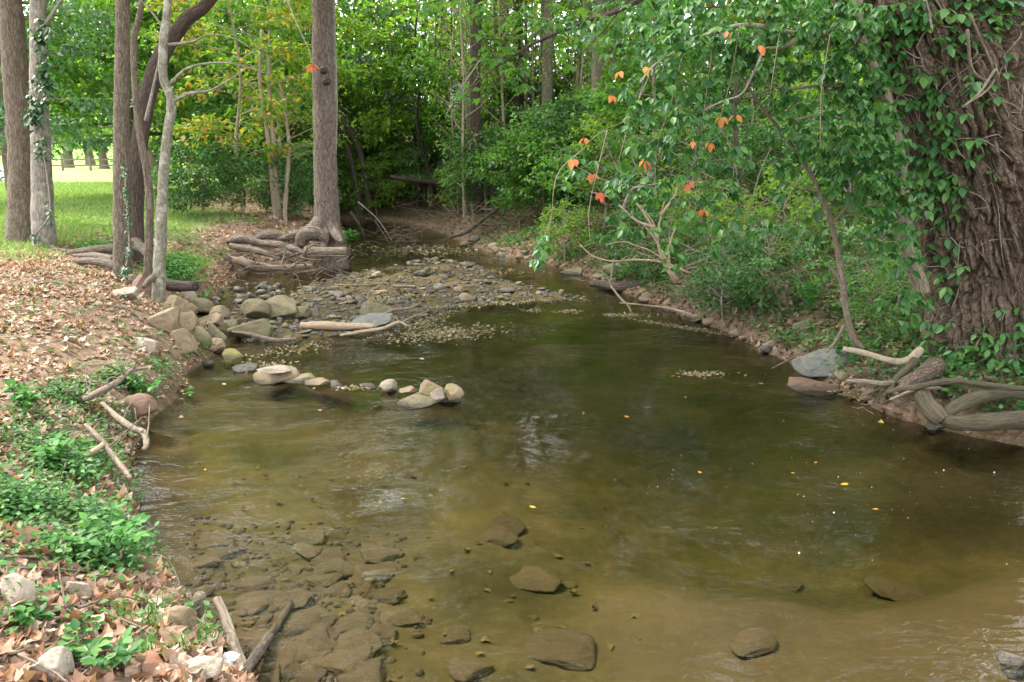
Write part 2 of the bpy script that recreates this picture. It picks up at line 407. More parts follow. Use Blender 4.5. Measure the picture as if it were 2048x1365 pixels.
BAR = np.array([at_z(*p)[:2] for p in [(440, 640), (470, 612), (560, 605), (600, 570), (690, 548), (780, 532), (860, 520), (960, 528), (1010, 555), (1150, 588),
                                       (1140, 602), (1000, 608), (880, 628), (830, 652), (740, 668), (600, 682), (490, 690)]])
SHELF = np.array([at_z(*p)[:2] for p in [(1265, 1380), (1235, 1270), (1180, 1200), (1200, 1140), (1290, 1110), (1420, 1120), (1560, 1120), (1700, 1150), (1850, 1120), (2060, 1060), (2500, 1050), (2500, 1400)]])

def poly_dist(x, y, P, side=None):
    """signed distance to a closed polygon (negative inside) and, if asked, the side of the nearest edge"""
    best = np.full(x.shape, 1e9); sd = np.zeros(x.shape, int); ins = np.zeros(x.shape, bool)
    k = len(P)
    for i in range(k):
        a = P[i]; b = P[(i + 1) % k]; ab = b - a
        t = np.clip(((x - a[0]) * ab[0] + (y - a[1]) * ab[1]) / (ab @ ab + 1e-12), 0, 1)
        d = np.hypot(x - a[0] - ab[0] * t, y - a[1] - ab[1] * t)
        m = d < best; best = np.where(m, d, best)
        if side is not None: sd = np.where(m, side[i], sd)
        c = ((a[1] > y) != (b[1] > y)) & (x < (b[0] - a[0]) * (y - a[1]) / (b[1] - a[1] + 1e-12) + a[0])
        ins ^= c
    d = np.where(ins, -best, best)
    return (d, sd) if side is not None else d

def ground(x, y, full=False):
    shp = np.shape(x); x = np.ravel(np.asarray(x, float)); y = np.ravel(np.asarray(y, float))
    wob = (fbm2(x, y, 1.1, 3) - .5) * .5 + (fbm2(x, y, 4, 5) - .5) * .16
    d, sd = poly_dist(x, y, SHORE, SIDE)
    d = np.where((d < 1) | True, d + wob * sstep(0, 1.5, 1.2 - np.abs(d)) * .5, d)
    dp = np.maximum(d, 0); n1 = fbm2(x, y, .5, 9) - .5; n2 = fbm2(x, y, 2.4, 13) - .5; n3 = fbm2(x, y, 7, 15) - .5
    zl = .80 * (1 - np.exp(-dp / 1.05)) + .16 * (1 - np.exp(-dp / .12)) + sstep(0, .6, dp) * (n2 * .09 + n3 * .05 + n1 * .05) * sstep(14, 3, dp)
    # the lawn falls away towards the far left, and a leafy mound lies under the shrubs beyond the first trees
    ratio = np.abs(np.minimum(x, 0)) / np.maximum(y, 1)
    zl = zl - .034 * np.maximum(0, y - 38) * sstep(.585, .63, ratio) * sstep(120, 70, y)
    zl = zl + .55 * np.exp(-(((x + 7.6) / 2.2) ** 2 + ((y - 25) / 3.0) ** 2))
    zr = .42 * (1 - np.exp(-dp / .28)) + .30 * dp * sstep(0, 3, dp) + sstep(0, .5, dp) * (n2 * .30 + n3 * .08 + n1 * .5)
    zr = np.minimum(zr, 2.4 + .05 * np.maximum(dp, 0)) + .015 * dp
    zn = .55 * (1 - np.exp(-dp / .4)) + 0 * dp
    z = np.where(sd == 1, zr, zl)
    di = np.maximum(-d, 0)
    zb = -.09 * (1 - np.exp(-di / .12)) - (.15 + .27 * sstep(-.6, 1.8, x)) * (1 - np.exp(-di / 1.8)) * (1 - .45 * sstep(8, 16, y)) + n2 * .10 + n3 * .05
    sh = poly_dist(x, y, SHELF); zs = -.16 + n1 * .03 + n3 * .012
    zb = zb + (zs - zb) * sstep(.40, -.40, sh + n2 * .16 + n3 * .08) * (di > 0)
    br = poly_dist(x, y, BAR); zbar = .015 + n2 * .12 + n3 * .10
    zb = zb + (zbar - zb) * sstep(.25, -.25, br) * (di > 0)
    z = np.where(d > 0, z, np.minimum(zb, .10))
    if full: return z, d, sd, br
    return z.reshape(shp)

def G(x, y): return float(ground(np.array([x]), np.array([y]))[0])

def on_ground(px, py, lift=0.0, far=60, water=False):
    r = ray(px, py); t = np.concatenate([np.arange(2.0, 12, .03), np.arange(12, far, .12)]) / r[1]
    p = np.array([0, 0, CAM_Z]) + r * t[:, None]; g = ground(p[:, 0], p[:, 1])
    if water: g = np.maximum(g, 0)
    k = np.nonzero(p[:, 2] <= g)[0]; k = k[0] if len(k) else len(t) - 1
    q = p[k].copy(); q[2] = g[k] + lift; return q

gx = np.unique(np.concatenate([np.linspace(-3.2, 6.5, 150), np.linspace(-12, 14, 190), np.linspace(-60, 60, 90), np.linspace(-700, 700, 36)]))
gy = np.unique(np.concatenate([np.linspace(1.8, 9, 130), np.linspace(9, 30, 170), np.linspace(-6, 80, 90), np.linspace(-300, 1000, 40)]))
X, Y = np.meshgrid(gx, gy); Z, D_, SD, BR = ground(X, Y, True)
Xf, Yf = X.ravel(), Y.ravel(); Z = np.where((D_ > 14) & (SD == 2), .55, Z)
gm = MB(); nx = len(gx); i = np.arange(len(gy) - 1)[:, None]; j = np.arange(nx - 1)[None]
gm.add(np.column_stack([Xf, Yf, Z]), np.stack([i * nx + j, i * nx + j + 1, (i + 1) * nx + j + 1, (i + 1) * nx + j], 2).reshape(-1, 4))

def lawn_mask(x, y, d, sd):
    n = fbm2(x, y, .7, 31) - .5
    m = sstep(1.0, 2.4, d + n * 2.2) * (sd == 0) * sstep(9.4, 11.8, y + n * 3 + .30 * np.minimum(x + 5, 0) + .0 * x)
    strip = np.clip(1.35 * np.exp(-(((x + 4.9) / 1.1) ** 2 + ((y - 13.4) / 2.1) ** 2)) - .25 + n * 1.2, 0, .95) * (d > .3)
    dirt = np.exp(-(((x + 6.6) / 3.0) ** 2 + ((y - 23.5) / 3.4) ** 2)) + np.exp(-(((x + 5.0) / 1.6) ** 2 + ((y - 19.5) / 2.0) ** 2)) * .6
    return np.clip(np.maximum(m, strip) - 1.3 * dirt, 0, 1)
lawn = lawn_mask(Xf, Yf, D_, SD); bed = sstep(.10, -.06, D_) ; forest = (SD == 1) * sstep(0, .3, D_)

def groundmat():
    m, nt, N, L = newmat('ground')
    at = node(N, 'ShaderNodeAttribute', attribute_name='mask'); sep = N.new('ShaderNodeSeparateColor'); L.new(at.outputs['Color'], sep.inputs[0])
    g = N.new('ShaderNodeNewGeometry'); P = g.outputs['Position']
    a = noise(N, L, P, 14, 6, .75); b = noise(N, L, P, 1.3, 4); c = noise(N, L, P, 60, 3, .7); e = noise(N, L, P, .22, 3)
    soil = ramp(N, [(.07, .045, .028), (.15, .10, .065), (.26, .18, .12), (.34, .25, .18)], [.3, .45, .6, .75]); L.new(a.outputs[0], soil.inputs[0])
    fl = ramp(N, [(.04, .03, .018), (.085, .062, .036), (.15, .11, .065), (.07, .10, .03)], [.3, .45, .6, .8]); L.new(a.outputs[0], fl.inputs[0])
    lw = ramp(N, [(.13, .23, .06), (.19, .28, .08), (.28, .33, .13), (.36, .36, .2)], [.3, .5, .65, .8])
    L.new(math_(N, L, 'ADD', math_(N, L, 'MULTIPLY', e.outputs[0], .5), math_(N, L, 'MULTIPLY', math_(N, L, 'ADD', b.outputs[0], c.outputs[0]), .27)), lw.inputs[0])
    bd = ramp(N, [(.029, .024, .009), (.055, .043, .017), (.092, .066, .029), (.13, .093, .048)], [.3, .45, .6, .78])
    L.new(math_(N, L, 'ADD', math_(N, L, 'MULTIPLY', b.outputs[0], .65), math_(N, L, 'MULTIPLY', a.outputs[0], .35)), bd.inputs[0])
    silt = mixc(N, L, c.outputs[0], (.075, .052, .030), (.092, .065, .038))
    col = mixc(N, L, sep.outputs[2], soil.outputs[0], fl.outputs[0])
    col = mixc(N, L, sep.outputs[0], col, lw.outputs[0])
    col = mixc(N, L, sep.outputs[1], col, bd.outputs[0])
    col = mixc(N, L, math_(N, L, 'MULTIPLY', at.outputs['Alpha'], .55), col, silt)
    p = node(N, 'ShaderNodeBsdfPrincipled', i_Roughness=.9); p.inputs['Specular IOR Level'].default_value = .15
    bm = N.new('ShaderNodeBump'); L.new(math_(N, L, 'SUBTRACT', .8, math_(N, L, 'MULTIPLY', sep.outputs[1], .6)), bm.inputs['Strength']); bm.inputs['Distance'].default_value = .05
    L.new(math_(N, L, 'ADD', a.outputs[0], math_(N, L, 'MULTIPLY', c.outputs[0], .4)), bm.inputs['Height'])
    L.new(bm.outputs[0], p.inputs['Normal']); L.new(col, p.inputs['Base Color'])
    o = N.new('ShaderNodeOutputMaterial'); L.new(p.outputs[0], o.inputs[0]); return m
go = gm.build('ground', groundmat(), kind='structure')
ca = go.data.attributes.new('mask', 'FLOAT_COLOR', 'POINT')
shelf = sstep(.05, -.06, poly_dist(Xf, Yf, SHELF) + (fbm2(Xf, Yf, 2.4, 13) - .5) * .12) * bed
ca.data.foreach_set('color', np.stack([lawn, bed, forest, shelf], 1).astype(np.float32).ravel())

def watermat():
    m, nt, N, L = newmat('water')
    g = N.new('ShaderNodeNewGeometry')
    def wave(sx, sy, sc, det, dist, rot=0.0):
        mp = N.new('ShaderNodeMapping'); mp.inputs['Scale'].default_value = (sx, sy, 1); mp.inputs['Rotation'].default_value = (0, 0, rot); L.new(g.outputs['Position'], mp.inputs[0])
        return noise(N, L, mp.outputs[0], sc, det, .5, dist).outputs[0]
    w1 = wave(1, 1.5, 2.4, 2, 1.4, .3); w2 = wave(1, 1.7, 11, 2, .8, -.25); w3 = wave(1.2, 1, 34, 2, .3, .4)
    amp = wave(1, 1, .9, 2, .5)
    ar = ramp(N, [(.10, .10, .10), (1, 1, 1)], [.46, .62]); L.new(amp, ar.inputs[0])
    h = math_(N, L, 'ADD', math_(N, L, 'MULTIPLY', w1, .30), math_(N, L, 'MULTIPLY', math_(N, L, 'ADD', math_(N, L, 'MULTIPLY_ADD', w1, .75, math_(N, L, 'MULTIPLY', w2, .10)), math_(N, L, 'MULTIPLY_ADD', w2, .50, math_(N, L, 'MULTIPLY', w3, .06))), ar.outputs[0]))
    b = N.new('ShaderNodeBump'); b.inputs['Strength'].default_value = 1.0; b.inputs['Distance'].default_value = .019; L.new(h, b.inputs['Height'])
    fr = N.new('ShaderNodeFresnel'); fr.inputs['IOR'].default_value = 1.33; L.new(b.outputs[0], fr.inputs['Normal'])
    tr = N.new('ShaderNodeBsdfTransparent'); tr.inputs[0].default_value = (.95, .93, .86, 1)
    gl = N.new('ShaderNodeBsdfGlossy'); gl.inputs['Roughness'].default_value = .02; L.new(b.outputs[0], gl.inputs['Normal'])
    mx = N.new('ShaderNodeMixShader'); L.new(fr.outputs[0], mx.inputs[0]); L.new(tr.outputs[0], mx.inputs[1]); L.new(gl.outputs[0], mx.inputs[2])
    o = N.new('ShaderNodeOutputMaterial'); L.new(mx.outputs[0], o.inputs[0])
    va = N.new('ShaderNodeVolumeAbsorption'); va.inputs['Color'].default_value = (.36, .42, 0, 1); va.inputs['Density'].default_value = .9; L.new(va.outputs[0], o.inputs['Volume']); return m
wm = MB(); wx = np.linspace(-11.5, 14, 40); wy = np.linspace(1.6, 30, 44); WX, WY = np.meshgrid(wx, wy)
i = np.arange(43)[:, None]; j = np.arange(39)[None]
wm.add(np.column_stack([WX.ravel(), WY.ravel(), np.zeros(WX.size)]), np.stack([i * 40 + j, i * 40 + j + 1, (i + 1) * 40 + j + 1, (i + 1) * 40 + j], 2).reshape(-1, 4))
bx = [(wx[0], wy[0]), (wx[-1], wy[0]), (wx[-1], wy[-1]), (wx[0], wy[-1])]
n0 = wm.n; wm.V.append(np.array([(x, y, 0) for x, y in bx] + [(x, y, -1.2) for x, y in bx], float)); wm.C.append(wm.V[-1]); wm.n += 8
wm.Q.append(np.array([(0, 4, 5, 1), (1, 5, 6, 2), (2, 6, 7, 3), (3, 7, 4, 0), (4, 7, 6, 5)]) + n0)
wm.build('water', watermat(), kind='structure')

# ------------------------------------------------------------------ trees
def tree_parts(rng, path, radii, z0, z1, R, nb, nsub, nl, ls, up=.35, droop=.25, spread=.16, sides=12, bump=.12, leaf_w=.3, rb=.30, shape='round', lpitch=-.35, flare=0, maxside=None):
    """trunk with its limbs, and the leaves of its crown, about a local base"""
    tm, lm = MB(), MB(); path = np.asarray(path, float); n = max(10, int((path[-1][2] - path[0][2]) / .22)); P = smooth_path(path, n)
    Rr = np.interp(np.linspace(0, 1, n), np.linspace(0, 1, len(radii)), radii)
    if flare:
        zz = P[:, 2] - P[0][2]; Rr = Rr * (1 + flare * np.exp(-np.maximum(zz, 0) / (Rr[0] * 1.6)))
    V, Q, T, tc = tube(P, Rr, sides, int(rng.randint(99)), bump, 5.0 / max(.12, radii[0] * 2)); tm.add2(V, Q, T, tc)
    A, B = [], []
    for k in range(nb):
        u = (k + rng.uniform(0, 1)) / nb; z = z0 + (z1 - z0) * u; q = int(np.argmin(np.abs(P[:, 2] - z))); st = P[q]; r = Rr[q]
        az = k * 2.4 + rng.uniform(-.5, .5)
        pr = {'round': math.sqrt(max(.05, 1 - (2 * u - .85) ** 2)), 'cone': 1 - .8 * u, 'flat': .75 + .4 * u}[shape]
        Lb = R * pr * rng.uniform(.7, 1.1); d = unit([math.cos(az), math.sin(az), up + rng.uniform(-.15, .35)])
        s = np.linspace(0, 1, 6)[:, None]; side = np.array([-d[1], d[0], 0]) * rng.normal(0, .16)
        bp = st + d * Lb * s + np.array([0, 0, -droop * Lb]) * s ** 2 + side * Lb * np.sin(s * 3)
        br = min(r * .5, max(.008, rb * r + Lb * .006)); V, Q, T, tc = tube(bp, np.linspace(br, .004, 6), 5 if br < .03 else 7); tm.add2(V, Q, T, tc)
        A.append(bp[3]); B.append(bp[5])
        for m in range(nsub):
            f = rng.uniform(.25, .97); e = bp[0] + (bp[-1] - bp[0]) * f; e = bp[min(5, int(f * 5))] * (1 - f * 5 % 1) + bp[min(5, int(f * 5) + 1)] * (f * 5 % 1)
            an = rng.choice([-1, 1]) * rng.uniform(.4, 1.1); dd = unit([d[0] * math.cos(an) - d[1] * math.sin(an), d[0] * math.sin(an) + d[1] * math.cos(an), rng.normal(.05, .3)])
            L2 = Lb * rng.uniform(.18, .42) + .12; t2 = np.stack([e, e + dd * L2 * .5, e + dd * L2 + [0, 0, -.25 * droop * L2]])
            V, Q, T, tc = tube(t2, [max(.004, br * .35), .005, .002], 3); tm.add2(V, Q, T, tc); A += [t2[0], t2[1]]; B += [t2[1], t2[2]]
    if nl:
        A = np.array(A); B = np.array(B); w = np.linalg.norm(B - A, axis=1); k = rng.choice(len(A), nl, p=w / w.sum())
        t = rng.uniform(.1, 1.05, nl)[:, None]; p = A[k] + (B[k] - A[k]) * t + rng.normal(0, 1, (nl, 3)) * spread * np.array([1, 1, .55])
        D = unit(B[k] - A[k]) * .7 + rng.normal(0, .6, (nl, 3)); D[:, 2] += lpitch
        V, Fq = leaf_quads(p, D, ls * rng.uniform(.6, 1.3, nl), rng, leaf_w); lm.add(V, Fq)
    return tm, lm

def place_tree(name, label, base, path, radii, bark, leaf, group=None, seed=0, cat='tree', **kw):
    rng = np.random.RandomState(seed); t = thing(name, label, cat, base, group)
    tm, lm = tree_parts(rng, path, radii, **kw)
    tm.build('trunk', M[bark], t, origin=(0, 0, 0))
    if lm.n: lm.build('crown', M[leaf], t, origin=(0, 0, 0), kind='stuff')
    return t

def px_path(pts, Y, base):
    return np.array([at_y(x, y, Yk) - base for (x, y), Yk in zip(pts, np.broadcast_to(Y, (len(pts),)))])

def px_tree(name, label, pts, Yd, wid, bark, leaf, H, seed, sink=.25, Yoff=None, **kw):
    """a tree whose trunk follows the traced line at one distance, carried on up to height H"""
    base = at_y(pts[0][0], pts[0][1], Yd); base[2] = G(base[0], base[1]); off = np.zeros(len(pts)) if Yoff is None else np.array(Yoff)
    P = px_path(pts, Yd + off, base); P[0][2] = -sink
    top = P[-1]; d = unit(P[-1] - P[-2]); d = unit(d + np.array([0, 0, .8])); ext = [top + d * (H - top[2]) * f for f in (.33, .66, 1.0)]
    r = [w * .5 * Yd / F for w in wid]; rr = list(np.interp(np.linspace(0, 1, len(P)), np.linspace(0, 1, len(r)), r)) + [r[-1] * .75, r[-1] * .5, .03]
    return place_tree(name, label, base, np.vstack([P, ext]), rr, bark, leaf, seed=seed, **kw), base

tall = dict(nb=20, nsub=5, nl=4200, ls=.19, spread=.28, sides=18, leaf_w=.33)
T1, b1 = px_tree('broadleaf_tree', 'thick grey-brown trunk at the far left, darker of the touching pair on the bank', [(46, 492), (46, 420), (44, 300), (32, 150), (20, 0), (12, -120)], 13.2, [60, 52, 50, 46, 40, 38], 'bark_grey', 'leaf_mid', 15, 11, z0=6, z1=15, R=3.6, flare=.35, **tall)
T2, b2 = px_tree('broadleaf_tree', 'pale grey trunk touching the darker trunk, with ivy on its upper side', [(88, 505), (85, 420), (82, 300), (77, 150), (76, 0), (75, -120)], 12.8, [42, 40, 36, 30, 27, 26], 'bark_pale', 'leaf_mid', 14, 12, z0=6.5, z1=14, R=3.0, flare=.3, **tall)
T3, b3 = px_tree('broadleaf_tree', 'straight grey flaky-barked trunk atop the bank with ivy up its right edge', [(243, 548), (244, 480), (243, 300), (244, 150), (246, 0), (246, -100)], 10.9, [36, 33, 30, 27, 26, 25], 'bark_grey', 'leaf_mid', 13, 13, z0=6.5, z1=13, R=2.6, flare=.25, **tall)
T4, b4 = px_tree('broadleaf_tree', 'dark brown trunk with a limb slanting rightward behind thin stems', [(264, 498), (270, 400), (276, 310), (296, 190), (324, 110), (372, 40), (425, -10)], 12.6, [36, 32, 30, 32, 30, 26, 22], 'bark_dark', 'leaf_light', 9, 14, z0=4.6, z1=9, R=3.2, flare=.4, **tall)
T5, b5 = px_tree('sapling', 'thin bent grey-brown stem between the dark trunk and the lichen-spotted stem', [(286, 556), (299, 440), (296, 360), (280, 270), (271, 190), (268, 80), (284, 0)], 10.6, [17, 15, 14, 13, 12, 11], 'bark_grey', 'leaf_mid', 8, 15, z0=4.5, z1=8, R=1.5, nb=12, nsub=4, nl=2200, ls=.14, sides=12)
T6, b6 = px_tree('sapling', 'lichen-spotted crooked pale stem growing out of the bank boulders', [(312, 606), (320, 500), (325, 400), (331, 300), (342, 225), (340, 190), (326, 150), (328, 70), (336, 0)], 10.0, [26, 20, 18, 17, 16, 14], 'bark_lichen', 'leaf_mid', 8, 16, z0=4.6, z1=8, R=1.6, nb=12, nsub=4, nl=2200, ls=.14, sides=14, bump=.2, flare=.3)
T7, b7 = px_tree('broadleaf_tree', 'tall straight trunk at the water edge above a tangle of roots', [(655, 470), (653, 400), (650, 300), (646, 150), (644, 0), (643, -120)], 16.6, [56, 46, 43, 40, 35, 33], 'bark_mid', 'leaf_mid', 17, 17, z0=6.8, z1=17, R=4.2, flare=.55, **{**tall, 'nl': 7500, 'nb': 26, 'sides': 28, 'bump': .14})
def limb(parent, pts, Y, r, mat, n=14, sides=7, name='branch', bump=.15):
    m = MB(); W = np.array([at_y(x, y, y_) for (x, y), y_ in zip(pts, np.broadcast_to(Y, (len(pts),)))]); add_tube(m, W, r, sides, n, bump=bump); return m.build(name, M[mat], parent)
limb(T6, [(342, 212), (352, 200), (385, 186), (420, 182), (450, 165), (475, 150)], 10.0, [.035, .025, .012, .006], 'bark_lichen')
limb(T6, [(340, 170), (370, 140), (410, 128), (470, 128), (540, 150)], 10.0, [.028, .018, .010, .005], 'bark_lichen')
limb(T6, [(335, 90), (380, 85), (420, 70), (470, 78), (520, 110)], 10.0, [.024, .014, .008, .004], 'bark_lichen')
limb(T6, [(330, 60), (300, 20), (270, -10)], 10.0, [.022, .012, .006], 'bark_lichen')
limb(T5, [(292, 242), (300, 205), (312, 150), (318, 120)], 10.4, [.03, .022, .014, .010], 'bark_pale', name='broken_stub')
limb(T2, [(92, 50), (110, 20), (135, -15)], 12.7, [.035, .025, .02], 'bark_pale')
limb(T7, [(668, 330), (670, 200), (667, 90), (664, 0), (660, -60)], 16.9, [.06, .06, .055, .05], 'bark_pale', name='second_stem')
# root flares of the mid tree
for k, pts in enumerate([[(640, 445), (622, 462), (604, 486), (598, 498)], [(662, 450), (672, 470), (684, 486)], [(636, 452), (612, 466), (590, 472), (560, 478)], [(652, 455), (650, 478), (646, 500)]]):
    limb(T7, pts, [16.5, 16.2, 15.9, 15.7][:len(pts)], [.16, .12, .09, .04], 'bark_mid', name='root', sides=10, bump=.3)
for px, py, yy in ((646, 140, 16.3), (652, 163, 16.32)):
    m = MB(); q = at_y(px, py, yy); add_tube(m, [q + [0, .06, 0], q + [0, -.05, 0]], [.09, .05], 10, 5, bump=.3); m.build('bark_knot', M['bark_dark'], T7)
# roots at the feet of the bank trees
for nm, t, pts, Y_, r in (('root', T4, [(270, 488), (288, 500), (305, 520), (310, 540)], [12.3, 12.0, 11.4, 11.0], [.11, .07, .05, .03]), ('root', T4, [(250, 496), (200, 498), (150, 505), (112, 512)], [12.2, 12.2, 12.3, 12.5], [.09, .06, .05, .03]),
                      ('root', T3, [(230, 520), (190, 512), (150, 512)], [11.2, 11.6, 12.0], [.07, .05, .03]), ('root', T3, [(236, 532), (200, 524), (160, 522), (140, 530)], [10.9, 11, 11.2, 11.3], [.08, .06, .04, .02]),
                      ('root', T6, [(318, 548), (300, 560), (286, 575)], [10.0, 9.9, 9.8], [.06, .05, .03])):
    W = []
    for (x, y), yy in zip(pts, Y_):
        q = at_y(x, y, yy); q[2] = max(q[2], G(q[0], q[1]) + .02); W.append(q)
    m = MB(); add_tube(m, W, r, 8, 14, bump=.25); m.build(nm, M['bark_grey'], t)

# ------------------------------------------------------------------ the great trunk on the right
base = np.array([4.62, 7.35, .35])
HT = thing('old_tree', 'massive leaning trunk with deeply furrowed brown bark rising from the right bank, hung with ivy', 'tree', base)
axis_px = [(2075, 860), (2056, 760), (2032, 585), (1988, 375), (1925, 190), (1860, 0), (1805, -140)]
hp = smooth_path([at_y(x, y, 7.35) for x, y in axis_px], 420)
wpx = np.interp(np.linspace(0, 1, 420), np.linspace(0, 1, 7), [318, 302, 286, 268, 254, 246, 238]); hr = wpx * .5 * 7.35 / F
sides = 420; th = np.arange(sides) / sides * TAU; Tn, Nn, Bn = frames(hp); Ls = np.concatenate([[0], np.cumsum(np.linalg.norm(np.diff(hp, axis=0), axis=1))])
c_, s_ = np.cos(th), np.sin(th)
tc = np.stack([hr[:, None] * c_, hr[:, None] * s_, np.broadcast_to(Ls[:, None], (420, sides))], 2)
q = tc.reshape(-1, 3); qq = q * np.array([11.5, 11.5, 2.6]) + (np.stack([fbm(q * np.array([2.2, 2.2, .9]), 41, 2), fbm(q * np.array([2.2, 2.2, .9]), 42, 2), fbm(q * 2, 43)], 1) - .5) * np.array([1.1, 1.1, .8]) + (np.stack([vnoise(q * 14, 44), vnoise(q * 14, 46), vnoise(q * 9, 48)], 1) - .5) * .34
d1, d2 = worley(qq * np.array([1.15, 1.15, .48]), 5); plates = sstep(.02, .24, d2 - d1) * (.55 + .9 * vnoise(q * 4.2, 51)); q2 = q * np.array([24, 24, 3.2]); e1, e2 = worley(q2 + (fbm(q * 6, 45) - .5)[:, None] * 1.5, 8); fine = sstep(.02, .3, e2 - e1)
lump = fbm(q * np.array([1.6, 1.6, .7]), 47, 3) - .5
disp = .085 * plates + .016 * fine * plates + .034 * (fbm(q * np.array([20, 20, 7]), 49) - .5) + .22 * lump - .03
zz = np.repeat(hp[:, 2], sides); ang = np.tile(th, 420)
fl = np.exp(-np.maximum(zz - .40, 0) / .27) * (.22 + .30 * np.maximum(0, np.sin(ang * 3 + .7)) + .16 * np.maximum(0, np.sin(ang * 5 + 2.0)))
rad = np.repeat(hr, sides) * (1 + fl) + disp
V = np.repeat(hp, sides, 0) + rad[:, None] * (np.tile(c_, 420)[:, None] * np.repeat(Nn, sides, 0) + np.tile(s_, 420)[:, None] * np.repeat(Bn, sides, 0))
HEROV, HEROC = V, np.repeat(hp, sides, 0)
i = np.arange(419)[:, None]; j = np.arange(sides)[None]; j2 = (j + 1) % sides
hm = MB(); hm.add(V, np.stack([i * sides + j, i * sides + j2, (i + 1) * sides + j2, (i + 1) * sides + j], 2).reshape(-1, 4), q)
hm.build('trunk', M['bark_hero'], HT)
up_, lv_ = tree_parts(np.random.RandomState(5), [(0, 0, 0), (-.5, .1, 2.2), (-.9, .1, 4.8), (-1.2, .5, 8.5)], [.57, .5, .38, .1], z0=1.2, z1=8.2, R=5.2, nb=20, nsub=6, nl=4500, ls=.19, spread=.3, sides=24, leaf_w=.33)
off = hp[-1] - base; up_.V = [v + off for v in up_.V]; lv_.V = [v + off for v in lv_.V]
up_.build('upper_trunk', M['bark_hero'], HT, origin=(0, 0, 0)); lv_.build('crown', M['leaf_mid'], HT, origin=(0, 0, 0), kind='stuff')
for pts, Y_, r, mt in (([(1843, 762), (1842, 785), (1851, 806), (1866, 826), (1884, 842)], [6.75, 6.45, 6.2, 6.1, 6.05], [.062, .068, .072, .075, .06], 'bark_root'),
                       ([(1884, 832), (1903, 818), (1930, 804), (1960, 792), (1995, 786), (2040, 790), (2090, 792)], [6.1, 6.12, 6.18, 6.25, 6.3, 6.35, 6.4], [.04, .05, .056, .058, .056, .05, .05], 'bark_root'),
                       ([(1882, 838), (1915, 846), (1955, 846), (2000, 842), (2060, 840), (2140, 838)], [6.05, 6.05, 6.05, 6.05, 6.05, 6.1], [.04, .056, .068, .074, .078, .08], 'bark_root'),
                       ([(1693, 762), (1730, 764), (1765, 768), (1795, 765), (1830, 752), (1870, 748)], [6.6, 6.6, 6.6, 6.65, 6.7, 6.8], [.012, .022, .026, .026, .03, .03], 'bark_stem'),
                       ([(1774, 786), (1800, 779), (1828, 776), (1865, 767), (1910, 762), (1965, 769), (2010, 774), (2070, 780)], [6.45, 6.4, 6.35, 6.3, 6.3, 6.25, 6.2, 6.2], [.02, .028, .03, .027, .024, .024, .022, .02], 'bark_root'),
                       ([(1686, 698), (1727, 706), (1765, 718), (1798, 724), (1822, 718), (1841, 700)], [7.0, 6.95, 6.9, 6.9, 6.9, 6.95], [.02, .026, .03, .034, .036, .04], 'bark_tan'),
                       ([(1830, 722), (1810, 743), (1788, 765), (1780, 790)], [6.85, 6.75, 6.65, 6.5], [.04, .036, .03, .02], 'bark_root'),
                       ([(1870, 735), (1845, 752), (1815, 770), (1790, 792)], [6.8, 6.65, 6.5, 6.4], [.09, .075, .06, .03], 'bark_hero'),
                       ([(1780, 800), (1830, 780), (1880, 776)], [6.35, 6.35, 6.4], [.012, .014, .012], 'bark_stem')):
    m = MB(); W = [at_y(x, y, yy) for (x, y), yy in zip(pts, Y_)]; add_tube(m, W, r, 16 if max(r) > .05 else 9, 40, bump=.34, freq=11, seed=len(pts)); m.build('root', M[mt], HT)
# ------------------------------------------------------------------ ivy and creepers on and beside the great trunk
def cluster(rng, p, d, size, k, hang):
    """one compound leaf: k leaflets fanned about the tip of a short stalk"""
    d = unit(d); s = unit(np.cross(d, [0, 0, 1.0])); D = []
    for a in np.linspace(-1.05, 1.05, k): D.append(d * math.cos(a) + s * math.sin(a) + np.array([0, 0, -hang + rng.normal(0, .15)]))
    sz = size * (1 - .18 * np.abs(np.linspace(-1, 1, k))) * rng.uniform(.9, 1.1, k)
    return ovate(np.repeat(p[None], k, 0) + np.array(D) * .01, np.array(D), sz, rng, rng.uniform(.9, 1.15), .07, .25)

def leafy(parent, items, mats, cap=300, red=()):
    """the first cap compound leaves as parts of their own, the rest joined"""
    rest = MB()
    for n_, (P_, D_2, sz, k, hang, rng) in enumerate(items):
        V, T = cluster(rng, P_, D_2, sz, k, hang)
        if n_ < cap:
            m = MB(); m.add(V, T); o = m.build('leaf', M['leaf_red'] if n_ in red else mats, parent, origin=None)
            if n_ in red: o['label'] = 'orange-red leaf'
        else: rest.add(V, T)
    if rest.n: rest.build('foliage', mats, parent, kind='stuff')

